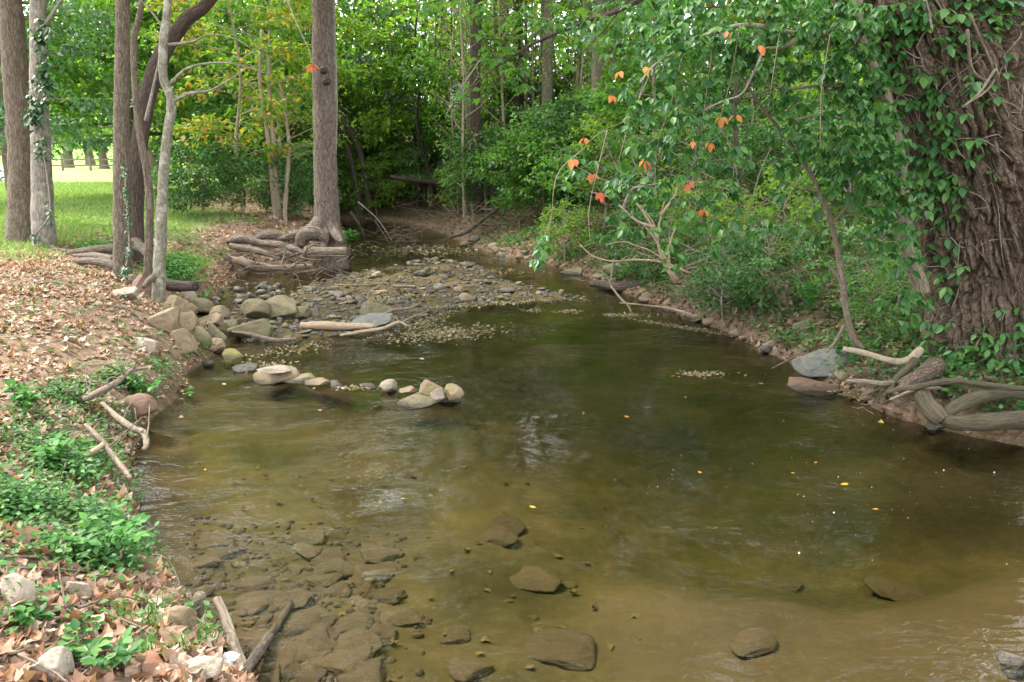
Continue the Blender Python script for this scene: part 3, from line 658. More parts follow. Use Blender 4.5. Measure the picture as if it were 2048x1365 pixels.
rng = np.random.RandomState(21)
IVY = thing('climbing_ivy', 'bright green ivy climbing the furrowed bark of the massive right-hand trunk', 'ivy', (4.2, 6.7, .5))
pv = project(HEROV); nrm = unit(HEROV - HEROC); facing = (nrm * unit(np.array([0, 0, CAM_Z]) - HEROV)).sum(1)
def ell(pv, L_):
    w = np.zeros(len(pv))
    for cx, cy, rx, ry, a in L_: w = np.maximum(w, a * np.exp(-(((pv[:, 0] - cx) / rx) ** 2 + ((pv[:, 1] - cy) / ry) ** 2) * 1.2))
    return w
dens = ell(pv, [(1885, 330, 34, 160, .9), (1850, 150, 40, 120, .9), (1905, 520, 26, 80, .5), (1800, 60, 110, 60, .9), (1900, 30, 90, 50, .9), (1985, 40, 60, 80, 1.0), (1900, 130, 60, 60, .6), (1860, 200, 60, 70, 1.0), (1790, 130, 50, 60, .6), (1930, 190, 50, 50, .5), (1890, 260, 70, 50, 1.0), (1850, 320, 60, 70, .8), (1975, 260, 30, 60, .35),
                (1960, 370, 26, 26, .5), (1895, 370, 40, 30, .6), (1880, 420, 36, 50, .7), (1905, 560, 40, 40, .35), (1960, 690, 70, 50, .9), (2030, 690, 50, 60, .9), (1930, 720, 60, 40, .7), (1900, 600, 30, 60, .3), (2010, 560, 30, 40, .3)])
w = dens * (facing > .12) * (HEROV[:, 2] < 3.75); ks = rng.choice(len(HEROV), 400, p=w / w.sum())
items = [(HEROV[k] + nrm[k] * rng.uniform(.02, .10), nrm[k] * .5 + np.array([rng.normal(0, .5), -.2, -.5]), rng.uniform(.075, .115), 3, .15, rng) for k in ks]
leafy(IVY, items, M['leaf_ivy'])
for k in range(46):                                                  # thin woody ivy stems over the bark
    c0 = ks[rng.randint(len(ks))]; p = HEROV[c0] + nrm[c0] * .02; row = c0 // sides; colk = c0 % sides; W = []
    dr, dc = rng.uniform(-9, 9), rng.uniform(-5, 5)
    for s in range(12):
        r_ = int(np.clip(row + dr * s, 0, 419)); cc = int(colk + dc * s + 5 * math.sin(s * .7 + k)) % sides; dr += rng.normal(0, 1.2); dc += rng.normal(0, 1.3)
        W.append(HEROV[r_ * sides + cc] + nrm[r_ * sides + cc] * .018)
    m = MB(); add_tube(m, W, [.006, .003], 4, 26); m.build('stem', M['bark_twig'], IVY)
for pts, r in (([(1935, 60), (1945, 140), (1985, 165), (1990, 140), (1960, 185), (1925, 215)], .013), ([(1940, 30), (1975, 110), (1990, 150), (1975, 180), (1940, 205)], .011), ([(1850, 0), (1858, 30), (1864, 58)], .014)):
    W = [at_y(x, y, 6.55 + .12 * math.sin(i)) for i, (x, y) in enumerate(pts)]; m = MB(); add_tube(m, W, [r, r * .7], 6, 30, bump=.15); m.build('woody_vine', M['bark_stem'] if r < .0135 else M['bark_pale'], IVY)

# curved vine trunk and the creeper curtain in front of the great trunk
CR = thing('hanging_creeper', 'dense creeper with five-part leaves, some orange-red, draping over the creek from the right', 'creeper', (3.0, 6.8, .9))
def stem(pts, Y_, r, mat='bark_stem', name='stem', n=30, sides=7):
    m = MB(); W = [at_y(x, y, yy) for (x, y), yy in zip(pts, np.broadcast_to(Y_, (len(pts),)))]; add_tube(m, W, r, sides, n, bump=.15); return m.build(name, M[mat], CR)
stem([(1845, 585), (1838, 560), (1818, 520), (1810, 470), (1806, 400), (1795, 300), (1770, 200), (1735, 120), (1716, 60), (1712, -40)], 6.85, [.07, .065, .06, .055, .06, .055, .05], name='vine_trunk', sides=10)
stem([(1712, 78), (1680, 72), (1640, 68), (1605, 72), (1570, 92), (1530, 98)], [6.8, 6.75, 6.7, 6.6, 6.5, 6.4], [.035, .03, .026, .018, .01], 'bark_tan', 'branch')
stem([(1600, 68), (1560, 62), (1500, 50), (1430, 62), (1370, 92), (1310, 130), (1280, 165)], [6.6, 6.5, 6.4, 6.3, 6.2, 6.1, 6.0], [.02, .016, .012, .009, .005], 'bark_tan', 'branch')
stem([(1530, 96), (1500, 160), (1480, 190), (1440, 205), (1400, 225)], [6.4, 6.3, 6.3, 6.2, 6.1], [.012, .010, .007, .004], 'bark_twig', 'branch')
stem([(1720, 240), (1680, 236), (1630, 232), (1590, 240)], [6.7, 6.6, 6.5, 6.4], [.02, .016, .012, .006], 'bark_stem', 'branch')
stem([(1700, 175), (1640, 172), (1580, 178), (1530, 172)], [6.7, 6.6, 6.5, 6.4], [.016, .012, .01, .005], 'bark_stem', 'branch')
for pts in ([(1165, 300), (1130, 340), (1112, 380), (1092, 440), (1075, 500)], [(1290, 150), (1262, 230), (1215, 260), (1170, 290)], [(1310, 130), (1290, 190), (1260, 260), (1235, 330)], [(1370, 90), (1345, 200), (1320, 300), (1310, 420)],
            [(1430, 62), (1415, 180), (1395, 300), (1390, 430)], [(1480, 50), (1470, 160), (1440, 240)], [(1400, 225), (1370, 330), (1345, 430), (1335, 540)], [(1560, 62), (1550, 130), (1540, 190)], [(1500, 50), (1490, 20), (1470, -20)],
            [(1660, 70), (1655, 180), (1640, 300)], [(1440, 240), (1450, 330), (1440, 420), (1400, 480)], [(1215, 260), (1190, 340), (1175, 420), (1180, 480)], [(1330, 300), (1300, 340), (1240, 350), (1190, 330)]):
    Y0 = 6.2 if pts[0][0] > 1280 else 5.9; pts = [(a + (rng.normal(0, 9) if 0 < i_ < len(pts) - 1 else 0), b) for i_, (a, b) in enumerate(pts)]; stem(pts, np.linspace(Y0, Y0 - .3, len(pts)), [.005, .0035, .002], 'bark_stem', 'tendril', 16, 4)
REDS = [(1170, 285), (1148, 328), (1185, 358), (1455, 72), (1520, 100), (1443, 243), (1470, 240), (1383, 293), (1420, 294), (1376, 374), (1290, 143), (1240, 152), (1222, 200), (1200, 395), (1290, 330), (1410, 430)]
items = []
for px, py in REDS:
    items.append((at_y(px, py - 12, 5.75), np.array([rng.normal(0, .5), -.3, -1.0]), .072, 3 if rng.rand() < .6 else 2, .5, rng))
GRP = [(1520, 30, 270, 50, 6.1, 7.4, 330), (1400, 90, 150, 50, 5.9, 6.8, 120), (1560, 110, 130, 60, 6.2, 7.0, 110), (1340, 190, 110, 60, 5.8, 6.6, 60), (1290, 260, 70, 60, 5.7, 6.4, 36), (1400, 240, 70, 60, 5.8, 6.5, 40),
       (1330, 340, 130, 60, 5.7, 6.4, 44), (1440, 330, 60, 60, 5.8, 6.4, 30), (1300, 420, 90, 70, 5.7, 6.3, 16), (1160, 20, 130, 40, 7.0, 9.0, 40), (1240, 80, 90, 50, 6.6, 8.4, 40), (1410, 430, 70, 60, 5.7, 6.3, 26), (1480, 470, 60, 60, 5.8, 6.2, 14), (1345, 510, 16, 40, 5.7, 6.1, 8), (1250, 380, 40, 60, 5.7, 6.2, 14),
       (1165, 320, 30, 30, 5.7, 6.1, 9), (1082, 500, 12, 24, 5.6, 5.8, 9), (1122, 370, 8, 10, 5.6, 5.8, 2), (1090, 467, 9, 6, 5.6, 5.8, 3), (1640, 40, 90, 45, 6.3, 7.1, 60), (1690, 170, 60, 80, 6.3, 7.0, 60), (1600, 220, 70, 60, 6.3, 6.9, 32), (1640, 300, 70, 40, 6.2, 6.8, 30),
       (1745, 280, 60, 90, 6.2, 6.7, 120), (1720, 120, 60, 80, 6.3, 6.8, 70), (1700, 350, 60, 50, 6.3, 6.8, 36), (1760, 400, 60, 60, 6.2, 6.7, 60), (1800, 330, 40, 70, 6.2, 6.6, 40), (1790, 500, 60, 60, 6.2, 6.8, 40), (1830, 430, 30, 60, 6.2, 6.6, 26), (1810, 600, 50, 50, 6.3, 6.9, 26), (1760, 200, 40, 60, 6.3, 6.8, 40)]
late = []
for cx, cy, rx, ry, ya, yb, n_ in GRP:
    for _ in range(int(n_ * 1.0)):
        a, r = rng.uniform(0, TAU), math.sqrt(rng.uniform(0, 1)); p = at_y(cx + rx * r * math.cos(a), cy + ry * r * math.sin(a), rng.uniform(ya, yb))
        late.append((p, np.array([rng.normal(0, .8), rng.normal(-.35, .5), -.55]), rng.uniform(.055, .10), int(rng.choice([3, 4, 5, 5])), .35, rng))
late.sort(key=lambda t: t[0][1] + (0.6 if project(t[0])[0][0] > 1500 else 0))
leafy(CR, items + late, M['leaf_creeper'], 300, set(range(len(items))))

# red hanging leaf in front of the mid trunk and slender saplings leaning over the right bank
SAP = thing('sapling', 'slender curved dark stem leaning left from the right bank between boulder and great trunk', 'sapling', on_ground(1722, 690))
for nm, pts, Y_, r in (('trunk', [(1722, 696), (1706, 676), (1692, 620), (1682, 540), (1664, 450), (1640, 385), (1610, 330), (1560, 260), (1510, 195), (1470, 130)], [7.2, 7.15, 7.1, 7.1, 7.1, 7.1, 7.1, 7.0, 6.9, 6.8], [.04, .032, .028, .024, .02, .016, .008]),
                       ('branch', [(1685, 570), (1668, 545), (1655, 530)], 7.1, [.02, .014, .008]), ('branch', [(1640, 385), (1590, 375), (1540, 350)], 7.1, [.01, .007, .003]), ('branch', [(1664, 450), (1700, 400), (1716, 330)], 7.1, [.01, .007, .003]), ('branch', [(1610, 330), (1640, 290), (1650, 240)], 7.1, [.008, .006, .003])):
    m = MB(); W = [at_y(x, y, yy) for (x, y), yy in zip(pts, np.broadcast_to(Y_, (len(pts),)))]; add_tube(m, W, r, 8, 30, bump=.15); m.build(nm, M['bark_stem'], SAP)
its = [(at_y(rng.uniform(1520, 1700), rng.uniform(250, 470), 7.1 + rng.uniform(-.3, .3)), np.array([rng.normal(), -.3, -.6]), rng.uniform(.08, .12), 5, .3, rng) for _ in range(44)]
leafy(SAP, its, M['leaf_creeper'])

OB = thing('overhanging_branch', 'leafy branch reaching in over the creek at the top middle, left of the creeper', 'branch', (2.2, 9.6, 4.2))
for pts, Y_, r in (([(1330, -30), (1240, 20), (1150, 52), (1060, 92), (985, 140), (930, 190)], 9.6, [.035, .026, .018, .012, .005]), ([(1150, 52), (1090, 40), (1020, 30), (950, 40)], 9.5, [.014, .009, .004]), ([(1060, 92), (1040, 130), (1035, 180)], 9.6, [.01, .006, .003]), ([(1240, 20), (1200, 70), (1150, 120)], 9.7, [.012, .007, .003]), ([(1200, -20), (1080, -10), (960, -12), (840, 10), (760, 30)], 9.9, [.02, .015, .01, .006, .003])):
    m = MB(); add_tube(m, [at_y(x, y, Y_) for x, y in pts], r, 7, 24, bump=.15); m.build('stem', M['bark_dark'], OB)
its = []
for cx, cy, rx, ry, n_ in ((1120, 40, 110, 36, 60), (1000, 40, 90, 40, 44), (1000, 120, 60, 40, 34), (940, 185, 30, 22, 14), (1040, 160, 30, 30, 14), (1160, 100, 50, 36, 24), (860, 10, 110, 22, 40), (1260, 20, 60, 30, 26)):
    for _ in range(n_):
        a, r_ = rng.uniform(0, TAU), math.sqrt(rng.uniform(0, 1)); its.append((at_y(cx + rx * r_ * math.cos(a), cy + ry * r_ * math.sin(a), 9.6 + rng.uniform(-.5, .5)), np.array([rng.normal(-.3, .7), rng.normal(-.2, .5), -.35]), rng.uniform(.08, .13), int(rng.choice([1, 2, 3])), .2, rng))
leafy(OB, its, M['leaf_mid'])

# ivy growing on the bank trunks
def trunk_ivy(label, tree, spec, mat, base_):
    t = thing('climbing_ivy', label, 'ivy', base_); its = []
    for cx, cy, rx, ry, Y_, n_, sz in spec:
        for _ in range(n_):
            p = at_y(cx + rng.normal(0, rx * .55), cy + rng.normal(0, ry * .55), Y_ + rng.uniform(-.35, .1)); its.append((p, np.array([rng.normal(0, .8), -.5, -.5]), sz * rng.uniform(.8, 1.2), 3, .2, rng))
    m = MB(); W = [at_y(c, y_, Y_) for c, y_, _, _, Y_, _, _ in spec]
    if len(W) > 1: add_tube(m, W, .012, 5, 24); m.build('stem', M['bark_twig'], t)
    leafy(t, its, mat)
trunk_ivy('dark green ivy on the upper part of the pale twin trunk', T2, [(70, 470, 8, 10, 12.6, 6, .08), (100, 420, 6, 20, 12.6, 8, .08), (84, 290, 10, 30, 12.55, 20, .10), (70, 220, 16, 30, 12.5, 46, .11), (90, 150, 16, 40, 12.5, 46, .11), (80, 70, 16, 30, 12.5, 30, .11)], M['leaf_dark'], b2)
trunk_ivy('line of small ivy leaves up the right edge of the straight grey trunk', T3, [(250, 540, 8, 12, 10.7, 26, .06), (258, 500, 5, 20, 10.7, 20, .05), (256, 440, 3, 25, 10.72, 24, .045), (252, 390, 4, 25, 10.75, 26, .045), (250, 345, 4, 20, 10.75, 14, .045)], M['leaf_dark'], b3)

# ------------------------------------------------------------------ woodland beyond: prototypes, then copies
PR = {}
def proto(key, name, cat, seed, path, radii, bark, leaf, **kw):
    r_ = np.random.RandomState(seed); tm, lm = tree_parts(r_, path, radii, **kw)
    PR[key] = (name, cat, tm.mesh('trunk', M[bark], origin=(0, 0, 0)), lm.mesh('crown', M[leaf], origin=(0, 0, 0)) if lm.n else None)
for v in (0, 1, 2):
    proto('forest%d' % v, 'woodland_tree', 'tree', 60 + v, [(0, 0, -.3), (.1, 0, 4), (-.15 + .3 * v, .1, 9), (.2, 0, 16)], [.17, .14, .10, .03], 'bark_stem', 'leaf_mid', z0=6.2 + v, z1=16, R=3.4, nb=22, nsub=6, nl=3600, ls=.24, spread=.26, leaf_w=.34)
    proto('sapling%d' % v, 'understory_tree', 'tree', 70 + v, [(0, 0, -.3), (.1, .05, 1.5), (-.15 + .15 * v, 0, 3.4), (.2, .1, 6)], [.05, .04, .03, .01], 'bark_stem', 'leaf_light', z0=1.0, z1=6, R=2.1, nb=24, nsub=7, nl=4600, ls=.15, spread=.14, up=.25, droop=.3, leaf_w=.3, shape='flat')
    proto('bush%d' % v, 'shrub', 'shrub', 80 + v, [(0, 0, -.2), (.05, 0, .5), (.0, .1 * v, 1.2), (.1, 0, 2.0)], [.03, .025, .02, .008], 'bark_stem', 'leaf_mid', z0=.15, z1=2.0, R=1.5, nb=34, nsub=8, nl=6000, ls=.105, spread=.11, up=.5, droop=.35, leaf_w=.3, rb=.5)
    proto('loose%d' % v, 'shrub', 'shrub', 180 + v, [(0, 0, -.2), (.1, 0, .6), (.0, .15 * v, 1.3), (.2, 0, 2.1)], [.03, .025, .018, .008], 'bark_twig', 'leaf_mid', z0=.2, z1=2.1, R=1.6, nb=24, nsub=6, nl=1900, ls=.115, spread=.09, up=.7, droop=.45, leaf_w=.32, rb=.5)
    proto('spray%d' % v, 'understory_tree', 'tree', 90 + v, [(0, 0, -.3), (.25, 0, 1.4), (.6, .1, 2.8), (1.0 + .2 * v, .1, 4.2)], [.05, .045, .03, .012], 'bark_dark', 'leaf_light', z0=1.3, z1=4.2, R=2.4, nb=16, nsub=9, nl=4600, ls=.15, spread=.12, up=.12, droop=.12, leaf_w=.3, shape='flat')
    proto('bare%d' % v, 'thicket_stem', 'sapling', 100 + v, [(0, 0, -.3), (.12 * (v - 1), .05, 2), (.3 * (v - 1), 0, 5), (.2, .1, 9)], [.045, .04, .032, .012], 'bark_stem', 'leaf_light', z0=.8, z1=9, R=1.2, nb=26, nsub=3, nl=700, ls=.11, spread=.15, up=.7, droop=-.1)
    proto('lawn%d' % v, 'park_tree', 'tree', 110 + v, [(0, 0, -.3), (.1, 0, 3), (0, .2, 7), (.2, 0, 13)], [.45, .36, .26, .05], 'bark_grey', 'leaf_light', z0=2.6, z1=13, R=5.6, nb=34, nsub=7, nl=9000, ls=.30, spread=.45, up=.25, droop=.4, leaf_w=.36, flare=.4)

def put(key, label, x, y, sc=1.0, leaf=None, bark=None, group=None, rz=None, name=None, sz=None):
    nm, cat, tm, cm = PR[key]; z = G(x, y)
    if z < .1: print('IN WATER', label, round(x, 1), y, round(z, 2))
    t = thing(name or nm, label, cat, (x, y, z), group); t.rotation_euler = (0, 0, rng.uniform(0, TAU) if rz is None else rz); t.scale = (sc, sc, sz or sc)
    o = bpy.data.objects.new('trunk', tm); COL.objects.link(o); o.parent = t
    if bark: setmat(o, M[bark])
    if cm:
        o = bpy.data.objects.new('crown', cm); COL.objects.link(o); o.parent = t; o['kind'] = 'stuff'
        if leaf: setmat(o, M[leaf])
    return t
def pput(key, label, px, Yd, sc=1.0, **kw):
    return put(key, label, (px - 1024) / F * Yd / math.cos(PITCH) * .985, Yd, sc, **kw)

# beside the lawn
pput('lawn0', 'broad maple with low hanging bright green branches over the lawn behind the pale twin trunk', 66, 23, .66, leaf='leaf_mid', sz=.66)
pput('lawn1', 'maple behind the straight grey trunk with leaves hanging low over the lawn', 300, 27, .72, leaf='leaf_light')
pput('sapling2', 'small evergreen with dark blue-green leaves beside the twin trunks', 92, 15.5, .85, leaf='leaf_blue', sz=.95)
pput('sapling0', 'slender sapling with yellow and orange leaves left of the mid trunk', 500, 19.5, 1.0, leaf='leaf_yellow', bark='bark_tan')
pput('sapling1', 'yellowing sapling with thin tan branches behind the three tan stems', 570, 23, 1.15, leaf='leaf_light', bark='bark_tan')
pput('bush0', 'rounded feathery green shrub at the edge of the lawn', 420, 18.6, .85, leaf='leaf_ground', sz=.8)
pput('bush1', 'darker green shrub spilling behind the feathery lawn-edge shrub', 500, 25.5, 1.5, leaf='leaf_mid')
pput('sapling2', 'leafy green understory tree above the lawn-edge shrub', 430, 26, 1.1, leaf='leaf_mid')
pput('sapling0', 'green understory tree behind the three tan stems', 545, 27, 1.2, leaf='leaf_mid')
pput('bush2', 'low green shrub at the left foot of the mid tree', 612, 20.5, .85, leaf='leaf_ground')
pput('bush0', 'low green shrub on the far bank directly behind the mid tree', 690, 30, 1.3, leaf='leaf_mid')
pput('spray0', 'arching beech sprays in light green just right of the mid trunk', 742, 29.2, 1.35, leaf='leaf_light', rz=2.6)
pput('spray1', 'layered green sprays hanging over the pool right of the mid trunk', 800, 31, 1.35, leaf='leaf_light', rz=3.4)
pput('sapling1', 'bluish green understory tree behind the beech sprays', 800, 31, 1.25, leaf='leaf_blue')
pput('bush1', 'green shrub on the far bank under the mossy fallen log', 760, 31, 1.1, leaf='leaf_ground')
pput('bush2', 'green shrub at the end of the mossy fallen log', 900, 30, 1.2, leaf='leaf_mid')
pput('bush0', 'bright green shrub above the undercut bank', 1000, 24, 1.15, leaf='leaf_ground')
pput('bush1', 'dense dark green shrub overhanging the right bank bend', 1085, 20.5, 1.1, leaf='leaf_mid')
pput('loose2', 'green shrub left of the pale dead shrub on the right bank', 1200, 17.5, 1.0, leaf='leaf_mid')
pput('spray2', 'spreading shrub with green sprays above the right bank', 980, 27.5, 1.2, leaf='leaf_mid', rz=2.8)
pput('sapling0', 'tall leafy sapling on the slope behind the creeper curtain', 1290, 19, 1.05, leaf='leaf_mid')
pput('loose0', 'pale green shrub on the slope behind the hanging creeper', 1380, 15.5, .95, leaf='leaf_ground')
pput('loose1', 'green shrub on the slope above the long fallen branch', 1480, 17.5, 1.1, leaf='leaf_ground')
pput('sapling1', 'understory tree on the slope seen through the creeper gap', 1600, 19, 1.1, leaf='leaf_light')
pput('spray1', 'small autumn tree with orange and red leaves on the slope behind the creeper', 1590, 24, 1.0, leaf='leaf_autumn', rz=3.0)
pput('loose2', 'green shrub left of the great trunk on the slope', 1690, 12.5, .8, leaf='leaf_ground')
pput('loose0', 'low green shrub behind the vine trunk', 1790, 11, .75, leaf='leaf_mid')
pput('sapling2', 'leafy tree behind the great trunk at the right edge', 2040, 13, 1.0, leaf='leaf_light')

# more undergrowth filling the slope and the wood floor
XT = [('bush1', 'leafy shrub at the wood edge above the far pool, first of its thicket', 840, 33, 1.2, 'leaf_light'),  ('sapling2', 'light green understory tree left of the far pool', 650, 34, 1.4, 'leaf_light'),
      ('bush0', 'mid green shrub on the slope above the undercut bank', 1060, 27, 1.6, 'leaf_ground'),  ('bush2', 'low shrub on the lower slope right of the bend', 1160, 21, 1.2, 'leaf_ground'),
      ('bush1', 'leafy shrub on the slope beyond the pale dead shrub', 1270, 22, 1.3, 'leaf_light'), ('sapling2', 'understory tree on the upper slope behind the curtain', 1360, 25, 1.3, 'leaf_light'), ('bush0', 'shrub on the upper slope under the autumn tree', 1540, 23, 1.2, 'leaf_ground'), ('bush2', 'leafy shrub low on the slope left of the slender stem', 1590, 14.5, .8, 'leaf_ground'),
      ('sapling0', 'light understory tree above the slope beside the vine trunk', 1720, 20, 1.2, 'leaf_light'), ('bush1', 'shrub by the great trunk on its uphill side', 1830, 15, 1.0, 'leaf_mid'), ('sapling1', 'green understory tree between mid trunk and tan stems', 600, 30, 1.3, 'leaf_mid'), ('sapling2', 'yellow-green understory tree over the lawn-edge shrub', 385, 31, 1.3, 'leaf_light'),
 ('sapling0', 'leafy understory tree on the far slope right of centre', 1260, 33, 1.4, 'leaf_mid'),
      ('bush2', 'far shrub filling the wood floor left of the log', 720, 37, 1.8, 'leaf_light'), ('bush0', 'far shrub filling the wood floor behind the snags', 990, 38, 1.8, 'leaf_light'), ('sapling2', 'leafy understory tree high on the slope right', 1480, 30, 1.4, 'leaf_mid'), ('sapling1', 'leafy understory tree behind the slender curved stem', 1660, 25, 1.3, 'leaf_mid')]
XT += [('loose0', 'light loose shrub at the back of the far pool, left', 725, 28.7, .9, 'leaf_light'), ('loose1', 'light loose shrub at the back of the far pool, middle', 800, 29.2, .9, 'leaf_light'), ('loose2', 'light loose shrub at the back of the far pool, right', 865, 28.4, .85, 'leaf_ground'), ('loose0', 'light loose shrub under the pale snags', 930, 25.5, .8, 'leaf_light'),
       ('loose0', 'light green shrub at the waterline of the far bend', 1130, 16.5, .55, 'leaf_light'), ('loose1', 'low leafy shrub behind the dark wet log', 1290, 13.4, .6, 'leaf_ground'), ('loose2', 'small leafy shrub above the long fallen branch', 1400, 13.6, .62, 'leaf_light'), ('loose0', 'leafy shrub at the foot of the right bank midway', 1450, 10.6, .5, 'leaf_ground'), ('loose1', 'low spreading shrub on the bank left of the tan outcrop', 1530, 10.2, .55, 'leaf_ground'),
       ('loose2', 'low spreading shrub on the bank above the tan outcrop', 1580, 11.4, .6, 'leaf_light'), ('loose1', 'leafy shrub between slender stem and vine trunk', 1750, 9.2, .5, 'leaf_ground'), ('loose0', 'dark leafy shrub at the left foot of the great trunk', 1800, 8.3, .42, 'leaf_mid'), ('loose2', 'light shrub on the slope above the far bend', 1200, 19.5, .9, 'leaf_light'), ('loose0', 'light shrub on the slope behind the pale dead shrub', 1330, 16.5, .85, 'leaf_light'),
       ('loose1', 'light shrub halfway up the slope behind the creeper', 1450, 19.5, 1.0, 'leaf_light'), ('loose0', 'shrub halfway up the slope left of the vine trunk', 1650, 15.5, .9, 'leaf_light'), ('loose2', 'shrub spilling over the far undercut bank', 945, 25.5, .8, 'leaf_ground'), ('loose1', 'bright shrub behind the far pool by the dark forked stick', 760, 28.5, .9, 'leaf_light'), ('loose0', 'bright low shrub left of the far pool behind the mid tree', 640, 29.5, .9, 'leaf_light'), ('loose2', 'bright shrub over the far pool right side', 850, 29, .9, 'leaf_ground')]
for ky, lb, px, Yd, sc, lf in XT: pput(ky, lb, px, Yd, sc, leaf=lf)
# taller woodland trees, each trunk apart
WOOD = [(570, 25, 'bark_dark', 'dark woodland trunk wrapped in leaves behind the three tan stems', .95), (1085, 31, 'bark_pale', 'grey woodland trunk rising above the right bank shrubs', 1.1),  (905, 40, 'bark_stem', 'brown woodland trunk among the thin stems', 1.1),
        (1210, 34, 'bark_dark', 'dark woodland trunk up the slope behind the thin stems', 1.1), (1330, 29, 'bark_stem', 'woodland tree on the slope behind the creeper', 1.0), (1465, 26, 'bark_dark', 'dark trunk on the slope between creeper strands', .9), (470, 34, 'bark_stem', 'woodland tree at the wood edge beyond the lawn shrub', 1.0),
        (1560, 33, 'bark_stem', 'woodland tree high on the slope above the autumn tree', 1.05), (1750, 27, 'bark_stem', 'woodland tree high on the slope beside the vine trunk', 1.05), (960, 24, 'bark_dark', 'dark woodland trunk leaning over the bend of the creek', 1.05), (1190, 21, 'bark_stem', 'tall woodland tree on the slope above the creek bend', 1.05), (1090, 24.5, 'bark_stem', 'tall brown woodland trunk just above the bend shrubs', 1.1), (1040, 26.5, 'bark_dark', 'tall dark woodland trunk beside the brown one above the bend', 1.15), (1010, 29, 'bark_stem', 'tall brown woodland trunk behind the pale snags', 1.15), (800, 46, 'bark_stem', 'far woodland tree above the fallen log', 1.15), (1010, 48, 'bark_dark', 'far dark woodland tree above the thin stems', 1.2),
        (620, 46, 'bark_stem', 'far woodland tree left of the mid trunk', 1.15), (1400, 42, 'bark_stem', 'far woodland tree on the crest of the slope', 1.1), (350, 44, 'bark_stem', 'woodland tree at the far edge of the lawn', 1.1)]
for k, (px, Yd, bk, lb, sc) in enumerate(WOOD): pput('forest%d' % (k % 3), lb, px, Yd, sc, bark=bk, leaf=['leaf_mid', 'leaf_light', 'leaf_mid', 'leaf_dark'][k % 4])
for k in range(76):
    px, Yd = rng.uniform(860, 1320), rng.uniform(23, 34)
    if k > 56: px = rng.uniform(560, 1560)
    if G((px - 1024) / F * Yd, Yd) < .25: Yd = 33
    pput('bare%d' % (k % 3), 'thin bare brown stem in the thicket on the slope', px, Yd, rng.uniform(.7, 1.15), group='thin bare stems of the thicket', bark=['bark_stem', 'bark_dark', 'bark_tan', 'bark_twig'][k % 4])
# unseen trees added behind and beside the viewpoint to block part of the sky
for k, (x, y, s_) in enumerate([(-3.6, -3.4, 1.0), (2.2, -4.2, 1.1), (-.6, -8.0, 1.15), (7.4, -.6, 1.0), (6.2, -6.5, 1.1), (-8.5, -1.0, 1.05), (11.0, -2.0, 1.1)]):
    put('forest%d' % (k % 3), ['woodland tree standing behind the viewpoint on the left', 'woodland tree standing behind the viewpoint on the right', 'woodland tree standing farthest behind the viewpoint', 'woodland tree on the near bank right of the view', 'woodland tree behind the near bank at the right', 'woodland tree on the left bank beside the viewpoint', 'woodland tree on the right bank outside the view'][k], x, y, s_)
# park trees across the lawn
for k, (x, y, s_, lf, lb) in enumerate([(-50, 92, 1.1, 'leaf_light', 'far park tree at the left end of the lawn'), (-40, 80, .9, 'leaf_mid', 'park tree beyond the rail fence, left of the lawn gap'), (-33, 84, 1.0, 'leaf_light', 'light green park tree beyond the lawn behind the pale twin trunk'), (-30, 66, .95, 'leaf_mid', 'park tree in the middle of the lawn horizon'),
                                        (-17.5, 40, .85, 'leaf_light', 'large grey-trunked park tree at the right end of the lawn'), (-21, 56, .95, 'leaf_mid', 'park tree behind the large grey-trunked one'), (-26, 98, 1.2, 'leaf_mid', 'far park tree between the bank trunks'), (-62, 120, 1.3, 'leaf_mid', 'far dark park tree at the left edge'), (-44, 125, 1.3, 'leaf_light', 'far tree behind the rail fence'), (-75, 105, 1.15, 'leaf_blue', 'bluish far park tree at the very left')]):
    put('lawn%d' % (k % 3), lb, x, y, s_, leaf=lf)
# far wood, one mass nobody could count
fm = MB(); n_ = 27000; fx = np.concatenate([rng.uniform(-24, 60, 20000), rng.uniform(-120, -24, 7000)]); fy = np.concatenate([rng.uniform(50, 66, 20000), rng.uniform(132, 150, 7000)]); fz = rng.beta(1.2, 1.3, n_) * np.concatenate([np.full(20000, 15.), np.full(7000, 15.)]) * (.75 + .5 * fbm2(fx, fy * 0, .12, 77)) + 1.0
V, Q = leaf_quads(np.column_stack([fx, fy, fz]), rng.normal(0, 1, (n_, 3)), rng.uniform(.5, 1.0, n_), rng, .38); fm.add(V, Q)
fo = fm.build('far_woods', M['leaf_light'], kind='stuff'); fo['label'] = 'far wood closing the view behind the creek and lawn'
# ------------------------------------------------------------------ stones
def ico(sub):
    t = (1 + 5 ** .5) / 2
    V = [(-1, t, 0), (1, t, 0), (-1, -t, 0), (1, -t, 0), (0, -1, t), (0, 1, t), (0, -1, -t), (0, 1, -t), (t, 0, -1), (t, 0, 1), (-t, 0, -1), (-t, 0, 1)]
    Fc = [(0, 11, 5), (0, 5, 1), (0, 1, 7), (0, 7, 10), (0, 10, 11), (1, 5, 9), (5, 11, 4), (11, 10, 2), (10, 7, 6), (7, 1, 8), (3, 9, 4), (3, 4, 2), (3, 2, 6), (3, 6, 8), (3, 8, 9), (4, 9, 5), (2, 4, 11), (6, 2, 10), (8, 6, 7), (9, 8, 1)]
    V = [tuple(unit(v)) for v in V]
    for _ in range(sub):
        cache = {}; F2 = []
        def mid(a, b):
            k = (min(a, b), max(a, b))
            if k not in cache: cache[k] = len(V); V.append(tuple(unit((np.array(V[a]) + V[b]) / 2)))
            return cache[k]
        for a, b, c in Fc:
            x, y, z = mid(a, b), mid(b, c), mid(c, a); F2 += [(a, x, z), (b, y, x), (c, z, y), (x, y, z)]
        Fc = F2
    return np.array(V), np.array(Fc)
ICO = {k: ico(k) for k in (1, 2, 3, 4)}

